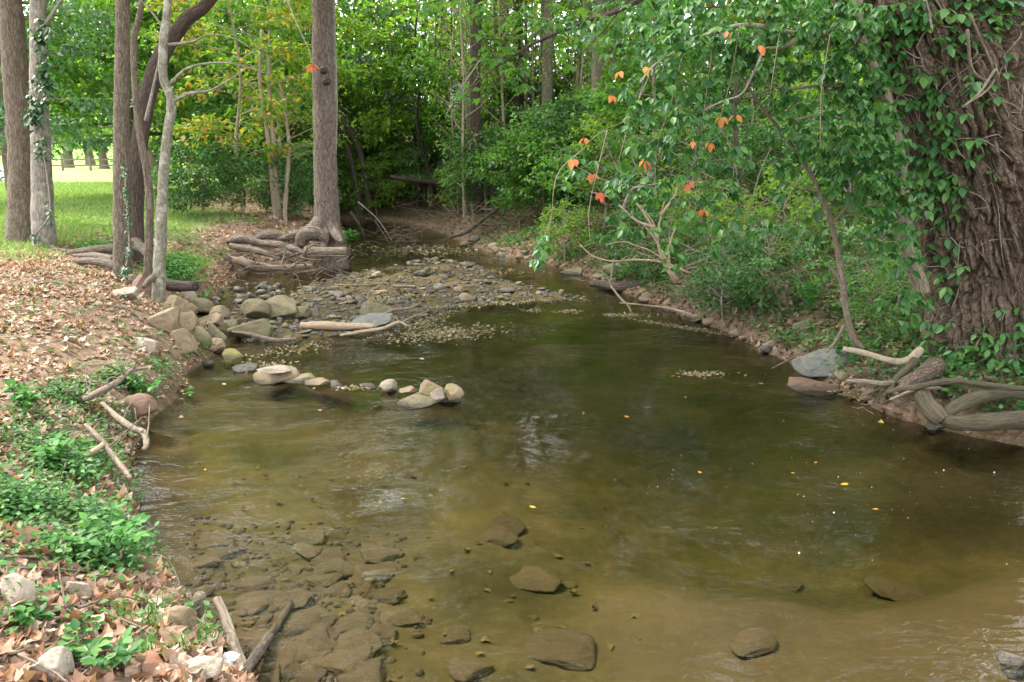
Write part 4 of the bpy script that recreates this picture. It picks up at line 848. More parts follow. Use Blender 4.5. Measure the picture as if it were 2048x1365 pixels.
def rock_mesh(name, seed, sub, planes=11, ang=1.0, mat=None, rough=.05, flat_=False):
    r_ = np.random.RandomState(seed); U, T = ICO[sub]
    n = unit(r_.normal(0, 1, (planes, 3))); d = r_.uniform(.5, .95, planes)
    dots = U @ n.T; k = np.where(dots > .05, d / np.maximum(dots, .05), 9); rad = np.minimum(k.min(1), 1.15)
    rad = rad * ang + (1 - ang) * .95 + rough * (fbm(U * 2.6 + seed, seed, 4) - .5) * 2 + rough * .6 * (fbm(U * 9 + seed, seed + 5, 3) - .5)
    m = MB(); m.add(U * rad[:, None], T); return m.mesh(name, mat, sub > 1 and not flat_)
ROCKS = {}
def rockm(kind, sub, mat):
    key = (kind, sub)
    if key not in ROCKS: ROCKS[key] = rock_mesh('stone', 300 + kind, sub, 7 + kind % 4, [1, 1, 1, .8][kind % 4], M[mat], .07)
    return ROCKS[key]

def stone(label, px, py, w, h, mat, kind, sub=3, rz=None, depth=.8, name='stone', group=None, z=None, sink=.42, tilt=.25):
    """a stone whose visible face spans w by h pixels with its foot on the ground at that pixel"""
    q = on_ground(px, py + h * .4) if z is None else at_z(px, py + h * .4, z)
    dist = np.linalg.norm(q - [0, 0, CAM_Z]); sx = w * dist / F / 2; sz = h * dist / F / 2
    me = rockm(kind, sub if sub < 3 else 4, mat); o = bpy.data.objects.new(name, me); COL.objects.link(o)
    o.location = (q[0], q[1] + sx * depth * .4, q[2] + sz * (1 - sink)); o.scale = (sx * 1.05, sx * depth, sz * 1.25)
    o.rotation_euler = (rng.uniform(-tilt, tilt), rng.uniform(-tilt, tilt), rng.uniform(-.5, .5) if rz is None else rz)
    setmat(o, M[mat]); return tag(o, label, 'rock', group)
rng = np.random.RandomState(33)
for a in [('small pale stone at the foot of the straight grey trunk', 262, 562, 24, 18, 'rock_pale', 0), ('orange-brown block wedged left of the lichen-spotted stem', 284, 576, 46, 36, 'rock_red', 1), ('white flat-topped stone below the orange-brown block', 254, 588, 44, 26, 'rock_pale', 4),
          ('whitish rounded boulder below the short dark log', 374, 594, 42, 28, 'rock_pale', 2), ('small pinkish stone right of the lichen-spotted stem', 338, 600, 28, 22, 'rock_red', 5), ('big tan and grey boulder, leftmost of the bank pile', 330, 640, 54, 52, 'rock_tan', 6),
          ('orange-tan boulder on top of the bank pile', 356, 614, 54, 34, 'rock_tan', 1), ('grey-tan boulder at the back of the bank pile', 398, 620, 52, 34, 'rock_moss', 8), ('upright tan boulder in the middle of the bank pile', 368, 644, 40, 44, 'rock_tan', 9), ('broad tan slab across the bank pile', 414, 648, 66, 36, 'rock_tan', 4),
          ('dull mossy stone under the broad tan slab', 398, 674, 46, 32, 'rock_moss', 2), ('dark angular stone right of the dull mossy one', 428, 672, 40, 38, 'rock_moss', 1), ('tan mossy boulder at the right end of the bank pile', 454, 662, 48, 40, 'rock_moss', 6), ('pale tan angular boulder low in the bank pile', 368, 684, 48, 42, 'rock_tan', 5),
          ('rounded tan stone at the water below the bank pile', 424, 694, 42, 32, 'rock_tan', 3), ('white-grey stone lying in the leaves left of the bank pile', 290, 691, 44, 28, 'rock_pale', 7), ('pointed tan stone behind the broad slab', 440, 632, 34, 30, 'rock_tan', 0), ('yellow lichen-covered stone at the water edge', 461, 722, 56, 32, 'rock_yellow', 2),
          ('small dark blue-grey stone beside the yellow stone', 412, 732, 26, 18, 'rock_wet', 3), ('brown rock left of the big mossy boulder on the bar', 509, 624, 54, 36, 'rock_moss', 8), ('big mossy tan boulder on the stone bar', 561, 622, 72, 42, 'rock_moss', 10), ('mossy pyramid-shaped rock near the right of the stone bar', 747, 622, 60, 34, 'rock_moss', 1),
          ('flat grey slab below the pyramid-shaped rock', 748, 642, 84, 22, 'rock_grey', 4), ('low green-tan boulder left of the pale split log', 504, 660, 78, 44, 'rock_moss', 6), ('small triangular stone on the bar right of the big mossy boulder', 605, 628, 32, 26, 'rock_moss', 0), ('reddish boulder at the water edge on the near left bank', 262, 826, 72, 46, 'rock_red', 8),
          ('small tan stone in the ivy left of the reddish boulder', 137, 793, 26, 24, 'rock_tan', 5), ('pale boulder in the leaves at the left edge', 28, 1194, 58, 48, 'rock_pale', 2), ('white stone with a dark grey face among orange leaves', 158, 1188, 44, 44, 'rock_pale', 9), ('pale tan stone by the dead stump at the water', 358, 1244, 50, 46, 'rock_tan', 0),
          ('big pale tan stone at the bottom left among leaves', 95, 1344, 70, 54, 'rock_pale', 6), ('broad pinkish slab at the bottom left by the cut branch', 402, 1346, 80, 44, 'rock_pale', 4), ('smooth grey boulder at the right bank waterline', 1654, 726, 100, 46, 'rock_grey', 3), ('small mossy rock above the grey boulder on the right bank', 1615, 655, 44, 28, 'rock_moss', 5),
          ('tan outcrop stone high on the right bank', 1572, 590, 56, 44, 'rock_tan', 1), ('second tan outcrop stone, right of the first, on the right bank', 1616, 596, 40, 32, 'rock_tan', 8), ('mossy stone at the far bend of the right bank', 1240, 540, 60, 26, 'rock_moss', 4), ('low mossy ledge stone on the right bank beyond the dark log', 1150, 545, 50, 20, 'rock_moss', 6)]:
    stone(*a)
# the row of stones and the little islet, standing in the water
for lb, px, py, w, h, mt, kd, z, sk in [('brown flat stone at the left end of the row in the water', 494, 738, 48, 20, 'rock_wet', 4, -.02, .2), ('thick wet boulder in the stone row', 548, 755, 78, 32, 'rock_tan', 3, -.02, .2), ('pale slab lying on the thick wet boulder', 540, 742, 62, 14, 'rock_pale', 8, .12, .3), ('long low stone right of the thick wet boulder', 602, 762, 60, 18, 'rock_moss', 6, -.02, .2), ('flat tan stone tipping into the water in the row', 638, 766, 54, 14, 'rock_tan', 4, 0, .2), ('small dark stone at the right end of the row', 670, 771, 32, 12, 'rock_wet', 2, -.02, .2),
                           ('low brown stone between row and islet', 738, 774, 32, 11, 'rock_wet', 5, -.02, .2), ('rounded flat base rock of the little islet', 846, 803, 92, 30, 'rock_moss', 3, -.03, .15), ('low brown rock at the right side of the islet', 898, 800, 44, 22, 'rock_moss', 7, -.03, .2), ('pale upright stone standing left of the islet', 778, 777, 32, 26, 'rock_pale', 0, -.02, .2),
                           ('pale flat stone on the left of the islet', 819, 781, 38, 18, 'rock_tan', 4, .06, .3), ('tan stone, tallest on top of the islet', 860, 777, 46, 24, 'rock_tan', 1, .10, .3), ('small white stone in the middle of the islet', 876, 788, 26, 20, 'rock_pale', 5, .09, .3), ('brown rounded stone on the right of the islet', 904, 785, 42, 24, 'rock_tan', 2, .07, .3),
                           ('red-brown flat rock in the water before the great roots', 1628, 776, 84, 24, 'rock_red', 9, -.04, .15), ('small dark rock under the root arch at the waterline', 1836, 838, 50, 16, 'rock_wet', 6, -.02, .2), ('dark mossy rock at the bottom right corner', 2036, 1340, 60, 30, 'rock_wet', 1, -.06, .2)]:
    stone(lb, px, py, w, h, mt, kd, 4 if w > 60 else 3, z=z, sink=sk, tilt=.12)
def in_poly(x, y, P):
    k = len(P); ins = False
    for i in range(k):
        a, b = P[i], P[(i + 1) % k]
        if (a[1] > y) != (b[1] > y) and x < (b[0] - a[0]) * (y - a[1]) / (b[1] - a[1]) + a[0]: ins = not ins
    return ins
BARPX = [(445, 640), (480, 608), (560, 600), (600, 572), (690, 545), (780, 530), (860, 520), (960, 527), (1010, 552), (1150, 590), (1140, 601), (1000, 606), (880, 625), (830, 650), (740, 665), (600, 680), (490, 688)]
n_ = 0
while n_ < 290:
    px, py = rng.uniform(440, 1150), rng.uniform(520, 685)
    if not in_poly(px, py, BARPX) or (px > 1000 and rng.rand() < .5): continue
    w = rng.uniform(8, 20) * (1.0 if rng.rand() < .88 else 1.8); mt = rng.choice(['rock_wet', 'rock_wet', 'rock_wet', 'rock_wet', 'rock_wet', 'rock_moss', 'rock_tan'])
    lb = '%s %s stone of the gravel bar, %s' % ('larger' if w > 18 else 'small', {'rock_wet': 'dark wet', 'rock_moss': 'mossy', 'rock_tan': 'tan'}[mt], 'at its left end' if px < 560 else 'on its right tip' if px > 940 else 'along its far edge' if py < 560 else 'along its near edge' if py > 625 else 'left of its middle' if px < 700 else 'in its middle' if px < 820 else 'right of its middle')
    stone(lb, px, py, w, w * rng.uniform(.25, .5), mt, int(rng.randint(11)), 2, name='cobble', group='stones of the gravel bar', sink=.4); n_ += 1
for k in range(26):
    px, py = rng.uniform(425, 560), rng.uniform(565, 606); w = rng.uniform(9, 22)
    stone('dark stone breaking the riffle below the root tangle', px, py, w, w * .5, 'rock_wet', int(rng.randint(11)), 2, group='stones in the riffle', z=-.02, sink=.1)
for k in range(46):
    f = rng.uniform(0, 1); i_ = int(f * (len(RIGHT) - 8)) + 6; a = RIGHT[i_]; w = rng.uniform(10, 30) * (.6 + a[1] / 1300)
    stone('brown stone along the foot of the right bank, %s' % ('by the great roots' if a[0] > 1600 else 'below the tan outcrop' if a[0] > 1400 else 'near the bend' if a[0] > 1150 else 'at the far pool'), a[0] + rng.uniform(0, 26), a[1] - rng.uniform(-2, 14), w, w * .5, rng.choice(['rock_moss', 'rock_wet', 'rock_grey', 'rock_tan']), int(rng.randint(11)), 2, group='stones along the right waterline')
# drowned stones on the creek bed
def bed_stone(label, px, py, w, h, kd, mt='rock_bed', group=None, zt=None):
    q = at_z(px, py, -.12); g = G(q[0], q[1]); q = at_z(px, py, max(g, -.5)); g = G(q[0], q[1]); dist = np.linalg.norm(q - [0, 0, CAM_Z]); sx = w * dist / F / 2; sy = h * dist / F / 2 / .52
    o = bpy.data.objects.new('drowned_stone', rockm(kd, 3, 'rock_bed')); COL.objects.link(o); hz = min(.32 * min(sx, sy), .05)
    o.location = (q[0], q[1], min(max(g, -.6) + hz * .35, -.03 - hz)); o.scale = (sx * 1.1, sy * 1.1, hz); o.rotation_euler = (rng.uniform(-.08, .08), rng.uniform(-.08, .08), rng.uniform(-.6, .6)); setmat(o, M[mt]); return tag(o, label, 'rock', group)
for a in [('drowned flat stone beside the tip of the cut branch', 512, 1212, 84, 46, 4), ('reddish drowned stone right of the cut branch foot', 566, 1322, 56, 60, 1), ('drowned dark-edged slab left of the silt shelf', 1080, 1160, 96, 44, 4), ('long drowned slab at the bottom centre', 1130, 1310, 130, 54, 6), ('drowned brown rock near the right side of the silt shelf', 1795, 1170, 96, 50, 2), ('drowned rock with a dark rim in the middle of the silt shelf', 1495, 1290, 90, 36, 8),
          ('rounded drowned stone in the rocky shallows', 640, 1290, 70, 40, 2), ('broad drowned slab in front of the rocky shallows', 690, 1330, 110, 50, 6), ('yellowish drowned stone on the silt shelf', 1580, 1145, 44, 20, 3)]:
    bed_stone(*a)
for k in range(58):
    if k < 44: px, py = rng.uniform(380, 780), rng.uniform(1080, 1365); px = max(px, 400 + (1240 - py) * -.2)
    else: px, py = rng.uniform(460, 1180), rng.uniform(900, 1365)
    w = rng.uniform(24, 90) * (py / 1300); bed_stone('%s brown stone under the shallow water, %s' % ('large flat' if w > 60 else 'small', 'near the cut branch' if px < 560 and py > 1180 else 'in the rocky shallows at the bottom' if py > 1230 else 'in the rocky shallows' if px < 800 else 'out in mid creek'), px, py, w, w * rng.uniform(.4, .7), int(rng.randint(11)), group='stones on the creek bed', mt='rock_bed')

# ------------------------------------------------------------------ logs, driftwood and sticks
def log(name, label, cat, pts, r, mat, Y=None, lift=None, z=None, n=24, sides=9, bump=.25, group=None, twigs=0, flat=1.0, rest=True):
    W = []
    for i, (x, y) in enumerate(pts):
        if z is not None: q = at_z(x, y, np.broadcast_to(z, (len(pts),))[i])
        elif Y is not None:
            q = at_y(x, y, np.broadcast_to(Y, (len(pts),))[i])
        else: q = on_ground(x, y, 0, water=True); q[2] += (lift if lift is not None else np.max(r) * .5)
        W.append(q)
    t = thing(name, label, cat, W[0], group); m = MB(); P = add_tube(m, W, r, sides, n, bump=bump * 1.5, flat=flat, seed=len(label)); m.build('stem' if max(r) < .04 else 'trunk', M[mat], t)
    for k in range(twigs):
        a = P[rng.randint(2, len(P) - 1)]; d = rng.normal(0, 1, 3); d[2] = abs(d[2]) * .6; L_ = rng.uniform(.1, .45) * (1 if max(r) < .05 else 1.4); b = a + unit(d) * L_
        m = MB(); add_tube(m, [a, (a + b) / 2 + rng.normal(0, .03, 3), b], [max(r) * .3, .003], 4, 6); m.build('twig', M[mat], t)
    return t
log('driftwood_log', 'long grey root log on top of the tangle left of the mid tree', 'log', [(456, 483), (488, 479), (523, 487), (564, 491), (592, 501), (618, 512)], [.075, .085, .07, .07, .07, .05], 'bark_mid', Y=[16.3, 16.1, 16, 15.8, 15.6, 15.5], n=40, sides=12)
log('driftwood_log', 'split brown log just under the long grey root log', 'log', [(459, 492), (497, 500), (546, 509), (588, 508)], [.06, .07, .07, .05], 'wood_drift', Y=15.9, n=30)
log('driftwood_log', 'brown shaggy log lying lowest along the water left of the mid tree', 'log', [(428, 510), (473, 521), (511, 533), (564, 536), (625, 533)], [.04, .07, .08, .07, .04], 'wood_drift', Y=[15.6, 15.3, 15, 14.9, 15], n=36, bump=.5, twigs=22)
log('mossy_log', 'thick mossy log end pointing right below the mid tree roots', 'log', [(610, 503), (650, 504), (694, 502)], [.10, .095, .085], 'log_moss', Y=15.5, n=20, sides=14, bump=.15)
log('tree_root', 'arched root hump in front of the mid tree foot', 'root', [(602, 492), (604, 478), (614, 468), (632, 466), (646, 474), (650, 486)], [.09, .12, .13, .13, .10, .06], 'bark_mid', Y=15.7, n=26, sides=12)
log('tree_root', 'grey root lying on the grass edge behind the tangle', 'root', [(511, 480), (535, 471), (564, 475), (600, 478)], [.07, .09, .08, .07], 'bark_mid', Y=16.6, n=26, sides=12)
log('fallen_branch', 'pale twisted branch across the face of the mossy log end', 'branch', [(604, 520), (612, 500), (626, 490), (640, 492), (628, 486), (646, 486)], [.03, .025, .02, .015, .01], 'wood_drift', Y=15.3)
for k in range(16):
    px, py = rng.uniform(470, 690), rng.uniform(505, 545); log('fallen_twig', 'thin brown twig caught in the root tangle', 'twig', [(px, py), (px + rng.uniform(-40, 40), py + rng.uniform(-16, 6)), (px + rng.uniform(-60, 60), py + rng.uniform(-20, 12))], [.012, .006], 'wood_drift', Y=15.0 + rng.uniform(-.2, .5), n=8, sides=4, group='twigs in the root tangle')
log('split_log', 'pale yellow split log lying along the front of the stone bar', 'log', [(602, 650), (650, 652), (700, 653), (748, 653)], [.05, .055, .05, .04], 'wood_pale', z=[.10, .10, .09, .08], n=20, sides=8, bump=.3)
log('driftwood_stick', 'curved weathered stick below the pale split log', 'stick', [(680, 671), (722, 664), (766, 657), (796, 645), (814, 652)], [.016, .024, .026, .024, .016], 'wood_pale', z=[.03, .05, .07, .10, .05], twigs=5)
log('driftwood_stick', 'dark crooked stick rising at the right of the pyramid-shaped rock', 'stick', [(764, 630), (790, 620), (819, 617), (843, 606)], [.028, .024, .018, .012], 'wood_drift', z=[.06, .10, .13, .2])
log('driftwood_stick', 'brown stick on the waterline left of the pale split log', 'stick', [(464, 664), (503, 669), (547, 680), (593, 678)], [.014, .022, .024, .016], 'wood_drift', z=[.14, .10, .05, .04])
log('driftwood_stick', 'long thin stick across the dark gravel of the bar', 'stick', [(670, 570), (720, 571), (780, 566)], [.016, .014, .006], 'wood_drift', z=.14)
log('driftwood_stick', 'flat mossy board on the gravel bar', 'stick', [(788, 573), (832, 574)], [.06, .06], 'log_moss', z=.10, flat=.45)
log('short_log', 'short dark log lying in the bright green plants by the bank', 'log', [(326, 566), (350, 572), (392, 573)], [.07, .075, .07], 'bark_dark', Y=[10.9, 10.8, 10.7], n=16, sides=12)
log('fallen_log', 'mossy dark log lying across the undergrowth over the far pool', 'log', [(780, 354), (820, 359), (880, 366), (960, 374)], [.07, .085, .08, .05], 'bark_dark', Y=[27.3, 27.3, 27.3, 27.6], n=26, sides=12)
log('fallen_branch', 'dark forked stick standing in the far pool', 'branch', [(700, 424), (716, 446), (728, 470), (731, 474)], [.05, .045, .03, .02], 'wood_wet', Y=21.5, twigs=3)
log('fallen_branch', 'thin tan twig leaning over the far pool', 'branch', [(716, 404), (756, 440), (784, 482)], [.014, .012, .006], 'bark_twig', Y=20)
log('fallen_branch', 'dark diagonal branch on the far right bank', 'branch', [(1010, 408), (960, 444), (930, 466), (900, 476)], [.03, .05, .05, .03], 'wood_wet', Y=[21.5, 21, 20.5, 20.5])
log('fallen_log', 'dark wet log at the foot of the right bank by the bend', 'log', [(1182, 568), (1204, 568), (1232, 574), (1262, 572), (1305, 562)], [.05, .07, .085, .08, .05], 'wood_wet', z=[.02, .06, .08, .12, .24], n=26, sides=12)
log('fallen_branch', 'long bare branch lying up the right slope', 'branch', [(1340, 545), (1390, 528), (1440, 508), (1500, 492), (1540, 470)], [.02, .026, .028, .024, .014], 'wood_drift', Y=[12.4, 12.2, 12.0, 12.0, 12.2], twigs=4)
log('dead_branch', 'pale dead branch forking low over the right bank', 'branch', [(1382, 548), (1352, 536), (1320, 524), (1270, 520), (1224, 523), (1185, 512), (1160, 490)], [.022, .02, .016, .013, .01, .006], 'wood_pale', Y=[11.5, 11.5, 11.6, 11.7, 11.8, 11.9, 12], twigs=10)
log('dead_branch', 'arched pale dead twig above the forking branch', 'branch', [(1330, 522), (1300, 502), (1272, 492), (1248, 484), (1210, 490)], [.012, .01, .008, .004], 'wood_pale', Y=11.6, twigs=4)
ds = thing('dead_shrub', 'pale dead shrub of several leaning stems rising from the right bank', 'shrub', on_ground(1352, 566))
for pts in ([(1354, 566), (1334, 540), (1318, 500), (1308, 450), (1280, 410)], [(1352, 562), (1322, 500), (1296, 460), (1260, 430)], [(1346, 556), (1316, 490), (1322, 430), (1330, 400)], [(1354, 564), (1338, 520), (1345, 470), (1365, 440)], [(1310, 455), (1270, 440), (1220, 396), (1180, 384)], [(1315, 480), (1290, 430), (1250, 380), (1230, 350)], [(1322, 430), (1350, 390), (1356, 360)]):
    m = MB(); add_tube(m, [at_y(x, y, 11.4) for x, y in pts], [.026, .018, .012, .004], 7, 22, bump=.15); m.build('stem', M['wood_pale'], ds)
log('fallen_stick', 'thin white stick propped in the water by the bend', 'stick', [(1221, 572), (1240, 596), (1256, 612), (1262, 624)], [.010, .012, .012, .010], 'wood_pale', Y=[9.6, 9.6, 9.6, 9.6], twigs=2)
log('fallen_stick', 'long thin brown stick lying across the water to the right bank', 'stick', [(1240, 606), (1300, 612), (1350, 620), (1395, 634)], [.008, .012, .014, .012], 'wood_drift', Y=[9.6, 9.3, 9.0, 8.7])
log('fallen_stick', 'short tan stick leaning on the grey boulder', 'stick', [(1690, 650), (1670, 684), (1652, 706)], [.014, .014, .010], 'wood_drift', Y=7.2)
log('cut_branch', 'cut branch standing out of the water at the bottom left', 'branch', [(434, 1198), (452, 1240), (470, 1300), (490, 1350), (505, 1380)], [.022, .024, .026, .028, .028], 'wood_drift', Y=[3.52, 3.42, 3.24, 3.08, 2.98], n=30, sides=12, bump=.18)
log('cut_branch', 'dark wet branch running down into the water beside the cut branch', 'branch', [(486, 1350), (520, 1300), (556, 1250), (582, 1206)], [.024, .024, .022, .018], 'wood_wet', z=[.12, .02, -.05, -.08], sides=12)
log('dead_stump', 'small grey broken stump among leaves at the water edge', 'stump', [(384, 1262), (392, 1236), (398, 1200), (402, 1188)], [.03, .03, .034, .02], 'wood_drift', Y=3.55, sides=10, bump=.5, twigs=3)
log('dead_branch', 'broken weathered branch lying in the ivy on the near left bank', 'branch', [(166, 800), (200, 784), (236, 764), (262, 742), (296, 736)], [.022, .027, .026, .02, .010], 'wood_drift', Y=[5.9, 6.0, 6.1, 6.25, 6.3], twigs=7)
log('exposed_root', 'dark curved root along the reddish boulder down to the water', 'root', [(205, 806), (236, 836), (266, 856), (288, 866), (293, 890), (286, 900)], [.015, .022, .024, .024, .02, .014], 'bark_stem', Y=[5.75, 5.55, 5.35, 5.25, 5.1, 5.05], twigs=4)
log('fallen_branch', 'bent grey branch hanging down the near left bank into the water', 'branch', [(172, 850), (200, 878), (226, 912), (246, 938), (262, 958)], [.012, .016, .018, .016, .012], 'wood_drift', Y=[5.3, 5.1, 4.9, 4.75, 4.65], twigs=3)
log('fallen_branch', 'short pale branch stub beside the bent grey branch', 'branch', [(162, 916), (186, 904), (208, 888)], [.024, .022, .018], 'wood_pale', Y=[4.95, 4.95, 5.0])
log('exposed_root', 'pale bare root looping over the leaves at the left edge', 'root', [(-10, 1028), (30, 1054), (66, 1092), (78, 1116)], [.012, .014, .012, .008], 'wood_drift', Y=[3.75, 3.7, 3.6, 3.5])
log('fallen_branch', 'arched pale branch in the litter at the left edge below the bank trees', 'branch', [(12, 728), (50, 730), (84, 742), (100, 760)], [.014, .018, .016, .010], 'wood_drift', Y=[6.6, 6.5, 6.3, 6.2])
log('fallen_branch', 'dark twig lying in leaves below the straight grey trunk', 'branch', [(200, 616), (250, 622), (276, 636), (284, 648)], [.010, .014, .014, .010], 'wood_drift', lift=.03)
log('fallen_branch', 'thin brown branch lying across the leaf litter left of the bank boulders', 'branch', [(70, 574), (110, 572), (150, 576)], [.012, .012, .006], 'wood_drift', lift=.03)
log('fallen_branch', 'fine looping twig over the water at the foot of the bank weeds', 'twig', [(262, 1112), (310, 1110), (338, 1122), (356, 1160), (358, 1178)], [.004, .004, .003], 'wood_drift', Y=[3.95, 3.9, 3.85, 3.75, 3.7], sides=5)
log('fallen_branch', 'short wet twig floating at the near left waterline', 'twig', [(216, 990), (246, 986), (270, 994), (286, 998)], [.007, .008, .006], 'wood_drift', z=[.12, .06, .03, .02], sides=6)
log('fallen_branch', 'long low dark branch on the ground at the lawn edge under the feathery shrub', 'branch', [(282, 374), (296, 380), (320, 382), (346, 388), (362, 394)], [.03, .045, .05, .05, .04], 'bark_dark', Y=22, twigs=2)
for k in range(70):
    left = k < 40
    px, py = (rng.uniform(10, 300), rng.uniform(560, 1340)) if left else (rng.uniform(1180, 1750), rng.uniform(420, 700))
    if left and px > 250 - abs(py - 950) * -.2: px *= .8
    q = on_ground(px, py, .035); a = rng.uniform(0, TAU); L_ = rng.uniform(.12, .4) * (1 if left else 1.8); d = np.array([math.cos(a), math.sin(a), rng.uniform(-.1, .25)]) * L_
    t = thing('fallen_twig', 'thin brown twig lying on the left bank litter' if left else 'thin brown twig lying on the right slope', 'twig', q, 'twigs on the left bank' if left else 'twigs on the right slope')
    m = MB(); e = q + d; e[2] = max(G(e[0], e[1]), 0) + .04; add_tube(m, [q, (q + e) / 2 + rng.normal(0, .02, 3), e], [.006, .003] if left else [.012, .005], 5, 7); m.build('stem', M['wood_drift'], t)
# leaning dark trunks and saplings over the far pool
for lb, pts, Yd, wd, bk in [('leaning dark trunk right of the mid tree, thicker of two', [(742, 350), (722, 310), (704, 270), (686, 240), (676, 215)], 28, [12, 12, 12, 10, 8], 'bark_dark'), ('thin leaning dark stem beside the thicker leaning trunk', [(738, 330), (720, 290), (704, 262), (690, 248)], 28.3, [8, 7, 6, 4], 'bark_dark'), ('dark leaning stem low at the mid tree shoulder', [(724, 352), (700, 310), (676, 278), (664, 262)], 27.8, [9, 9, 8, 6], 'bark_dark'),
                            ('upright dark sapling above the fallen log', [(832, 330), (838, 290), (832, 230), (838, 180), (830, 100), (834, 20)], 28.2, [7, 6, 5, 4, 4], 'bark_dark'), ('forked dark sapling bending right above the log', [(868, 345), (850, 318), (836, 308), (812, 300)], 28, [8, 8, 7, 5], 'bark_dark'), ('pale dead snag standing right of the fallen log', [(970, 380), (968, 340), (966, 300), (964, 292)], 24, [9, 8, 7, 6], 'bark_pale'),
                            ('second pale dead snag, thinner, beside the first', [(984, 352), (982, 320), (980, 310)], 24.4, [6, 5, 4], 'bark_pale'), ('left tan stem of the clump of three beyond the lawn', [(552, 438), (546, 380), (538, 290), (528, 220), (520, 150), (524, 60)], 19.5, [11, 10, 9, 8, 7], 'bark_tan'), ('middle tan stem of the clump of three beyond the lawn', [(560, 440), (552, 360), (546, 270), (540, 200), (536, 100)], 19.5, [11, 10, 9, 8, 6], 'bark_tan'),
                            ('right tan stem of the clump of three beyond the lawn', [(572, 446), (570, 420), (574, 360), (578, 290), (572, 240), (560, 160)], 19.3, [9, 9, 8, 7, 5], 'bark_tan'), ('grey slanting dead stem up the right slope', [(1222, 440), (1252, 400), (1290, 370), (1300, 330)], 14, [7, 6, 5, 4], 'bark_pale'), ('dark slender trunk on the slope left of the vine trunk', [(1540, 460), (1500, 400), (1478, 330), (1470, 250), (1472, 150)], 13.5, [12, 11, 9, 8, 7], 'bark_dark'),
                            ('thin stem leaning over the slope litter', [(1538, 482), (1510, 440), (1490, 410), (1480, 380)], 12, [8, 7, 6, 4], 'bark_stem'), ('slim grey stem high on the slope behind the creeper', [(1640, 360), (1620, 260), (1610, 160)], 20, [9, 8, 7], 'bark_stem')]:
    q = at_y(*pts[0], Yd); t = thing('sapling', lb, 'sapling', q); m = MB(); W = [at_y(x, y, Yd) for x, y in pts]; W[0][2] = min(W[0][2], G(W[0][0], W[0][1]) - .1); P = add_tube(m, W, [w * .5 * Yd / F for w in wd], 8, 26, bump=.15)
    m.build('trunk', M[bk], t)
    for k in range(7):
        a = P[rng.randint(9, 25)]; d = unit([rng.normal(), rng.normal() * .5, rng.uniform(.1, .9)]); L_ = rng.uniform(.5, 1.5); m = MB(); add_tube(m, [a, a + d * L_ * .5 + rng.normal(0, .06, 3), a + d * L_ + [0, 0, rng.uniform(-.2, .2)]], [.014, .009, .003], 4, 8); m.build('branch', M[bk], t)

# ------------------------------------------------------------------ leaf litter, ground ivy, grass
LV = []
for k in range(14):
    r_ = np.random.RandomState(500 + k); V, T = fallen_leaf(r_, [5, 1, 3, 1, 5, 3, 1][k % 7], r_.uniform(-.5, 1.0)); LV.append((V, T))
def scatter(n, x0, x1, y0, y1, dens):
    """points on the ground, kept by a density of their place"""
    out = []
    while sum(len(o) for o in out) < n:
        x = rng.uniform(x0, x1, n * 3); y = rng.uniform(y0, y1, n * 3); z, d, sd, br = ground(x, y, True); P = np.column_stack([x, y, z])
        k = rng.uniform(0, 1, len(x)) < dens(P, d, sd); out.append(P[k])
        if len(out) > 40: break
    return np.concatenate(out)[:n]
def inview(P, mx=60):
    p = project(P); return (p[:, 0] > -mx) & (p[:, 0] < 2048 + mx) & (p[:, 1] > -40) & (p[:, 1] < 1365 + mx) & (P[:, 1] > .5)
GREEN = [(60, 990, 190, 130, .85), (190, 1080, 110, 80, 1.0), (150, 690, 220, 70, .5), (330, 600, 60, 40, .4), (60, 620, 80, 40, .4), (90, 900, 120, 80, .9), (150, 760, 180, 70, .75), (300, 660, 130, 60, .85), (120, 640, 110, 40, .6), (40, 700, 70, 60, .7), (190, 860, 80, 50, .7), (150, 1290, 120, 40, .45), (60, 1230, 60, 50, .3), (330, 1240, 90, 40, .25), (200, 1340, 120, 30, .5)]
def green_d(P): return ell(project(P), GREEN)
def put_leaf(meshes, P, s, mats, label, group, name='fallen_leaf', tilt=.5, lift=.02, cat='leaf'):
    for k, p in enumerate(P):
        o = bpy.data.objects.new(name, meshes[k % len(meshes)]); COL.objects.link(o); o.location = (p[0], p[1], p[2] + lift + rng.uniform(0, .02)); sc = s[k]; o.scale = (sc, sc, sc)
        o.rotation_euler = (rng.normal(0, tilt), rng.normal(0, tilt), rng.uniform(0, TAU)); 
        q_ = project(p[None])[0]; sh = ['five-lobed', 'oval', 'three-lobed', 'oval', 'five-lobed', 'three-lobed', 'oval'][k % 14 % 7]
        pl = 'in the bottom left corner' if q_[1] > 1240 and q_[0] < 170 else 'by the cut branch at the bottom' if q_[1] > 1240 else 'beside the white two-toned stone' if q_[1] > 1130 and q_[0] > 90 else 'by the pale boulder at the left edge' if q_[1] > 1130 else 'in the ivy below the pale bare root' if q_[1] > 1010 else 'in the ivy high on the near bank'
        tag(o, '%s %s fallen leaf %s' % ('big' if sc > .085 else 'small', sh, pl), cat, group)
LM = []
for V, T in LV:
    m = MB(); m.add(V, T); LM.append(m.mesh('fallen_leaf', M['litter']))
near = scatter(285, -3.2, .5, 2.4, 5.2, lambda P, d, sd: ((sd != 1) & (d > .04) & inview(P, 10) & (project(P)[:, 1] > 880)) * np.clip(1.1 - .75 * green_d(P), .1, 1) * np.where(project(P)[:, 1] > 1130, 1, .45))
put_leaf(LM, near, rng.uniform(.05, .105, len(near)), None, 'dry tan fallen leaf on the near left bank', 'fallen leaves on the near left bank')
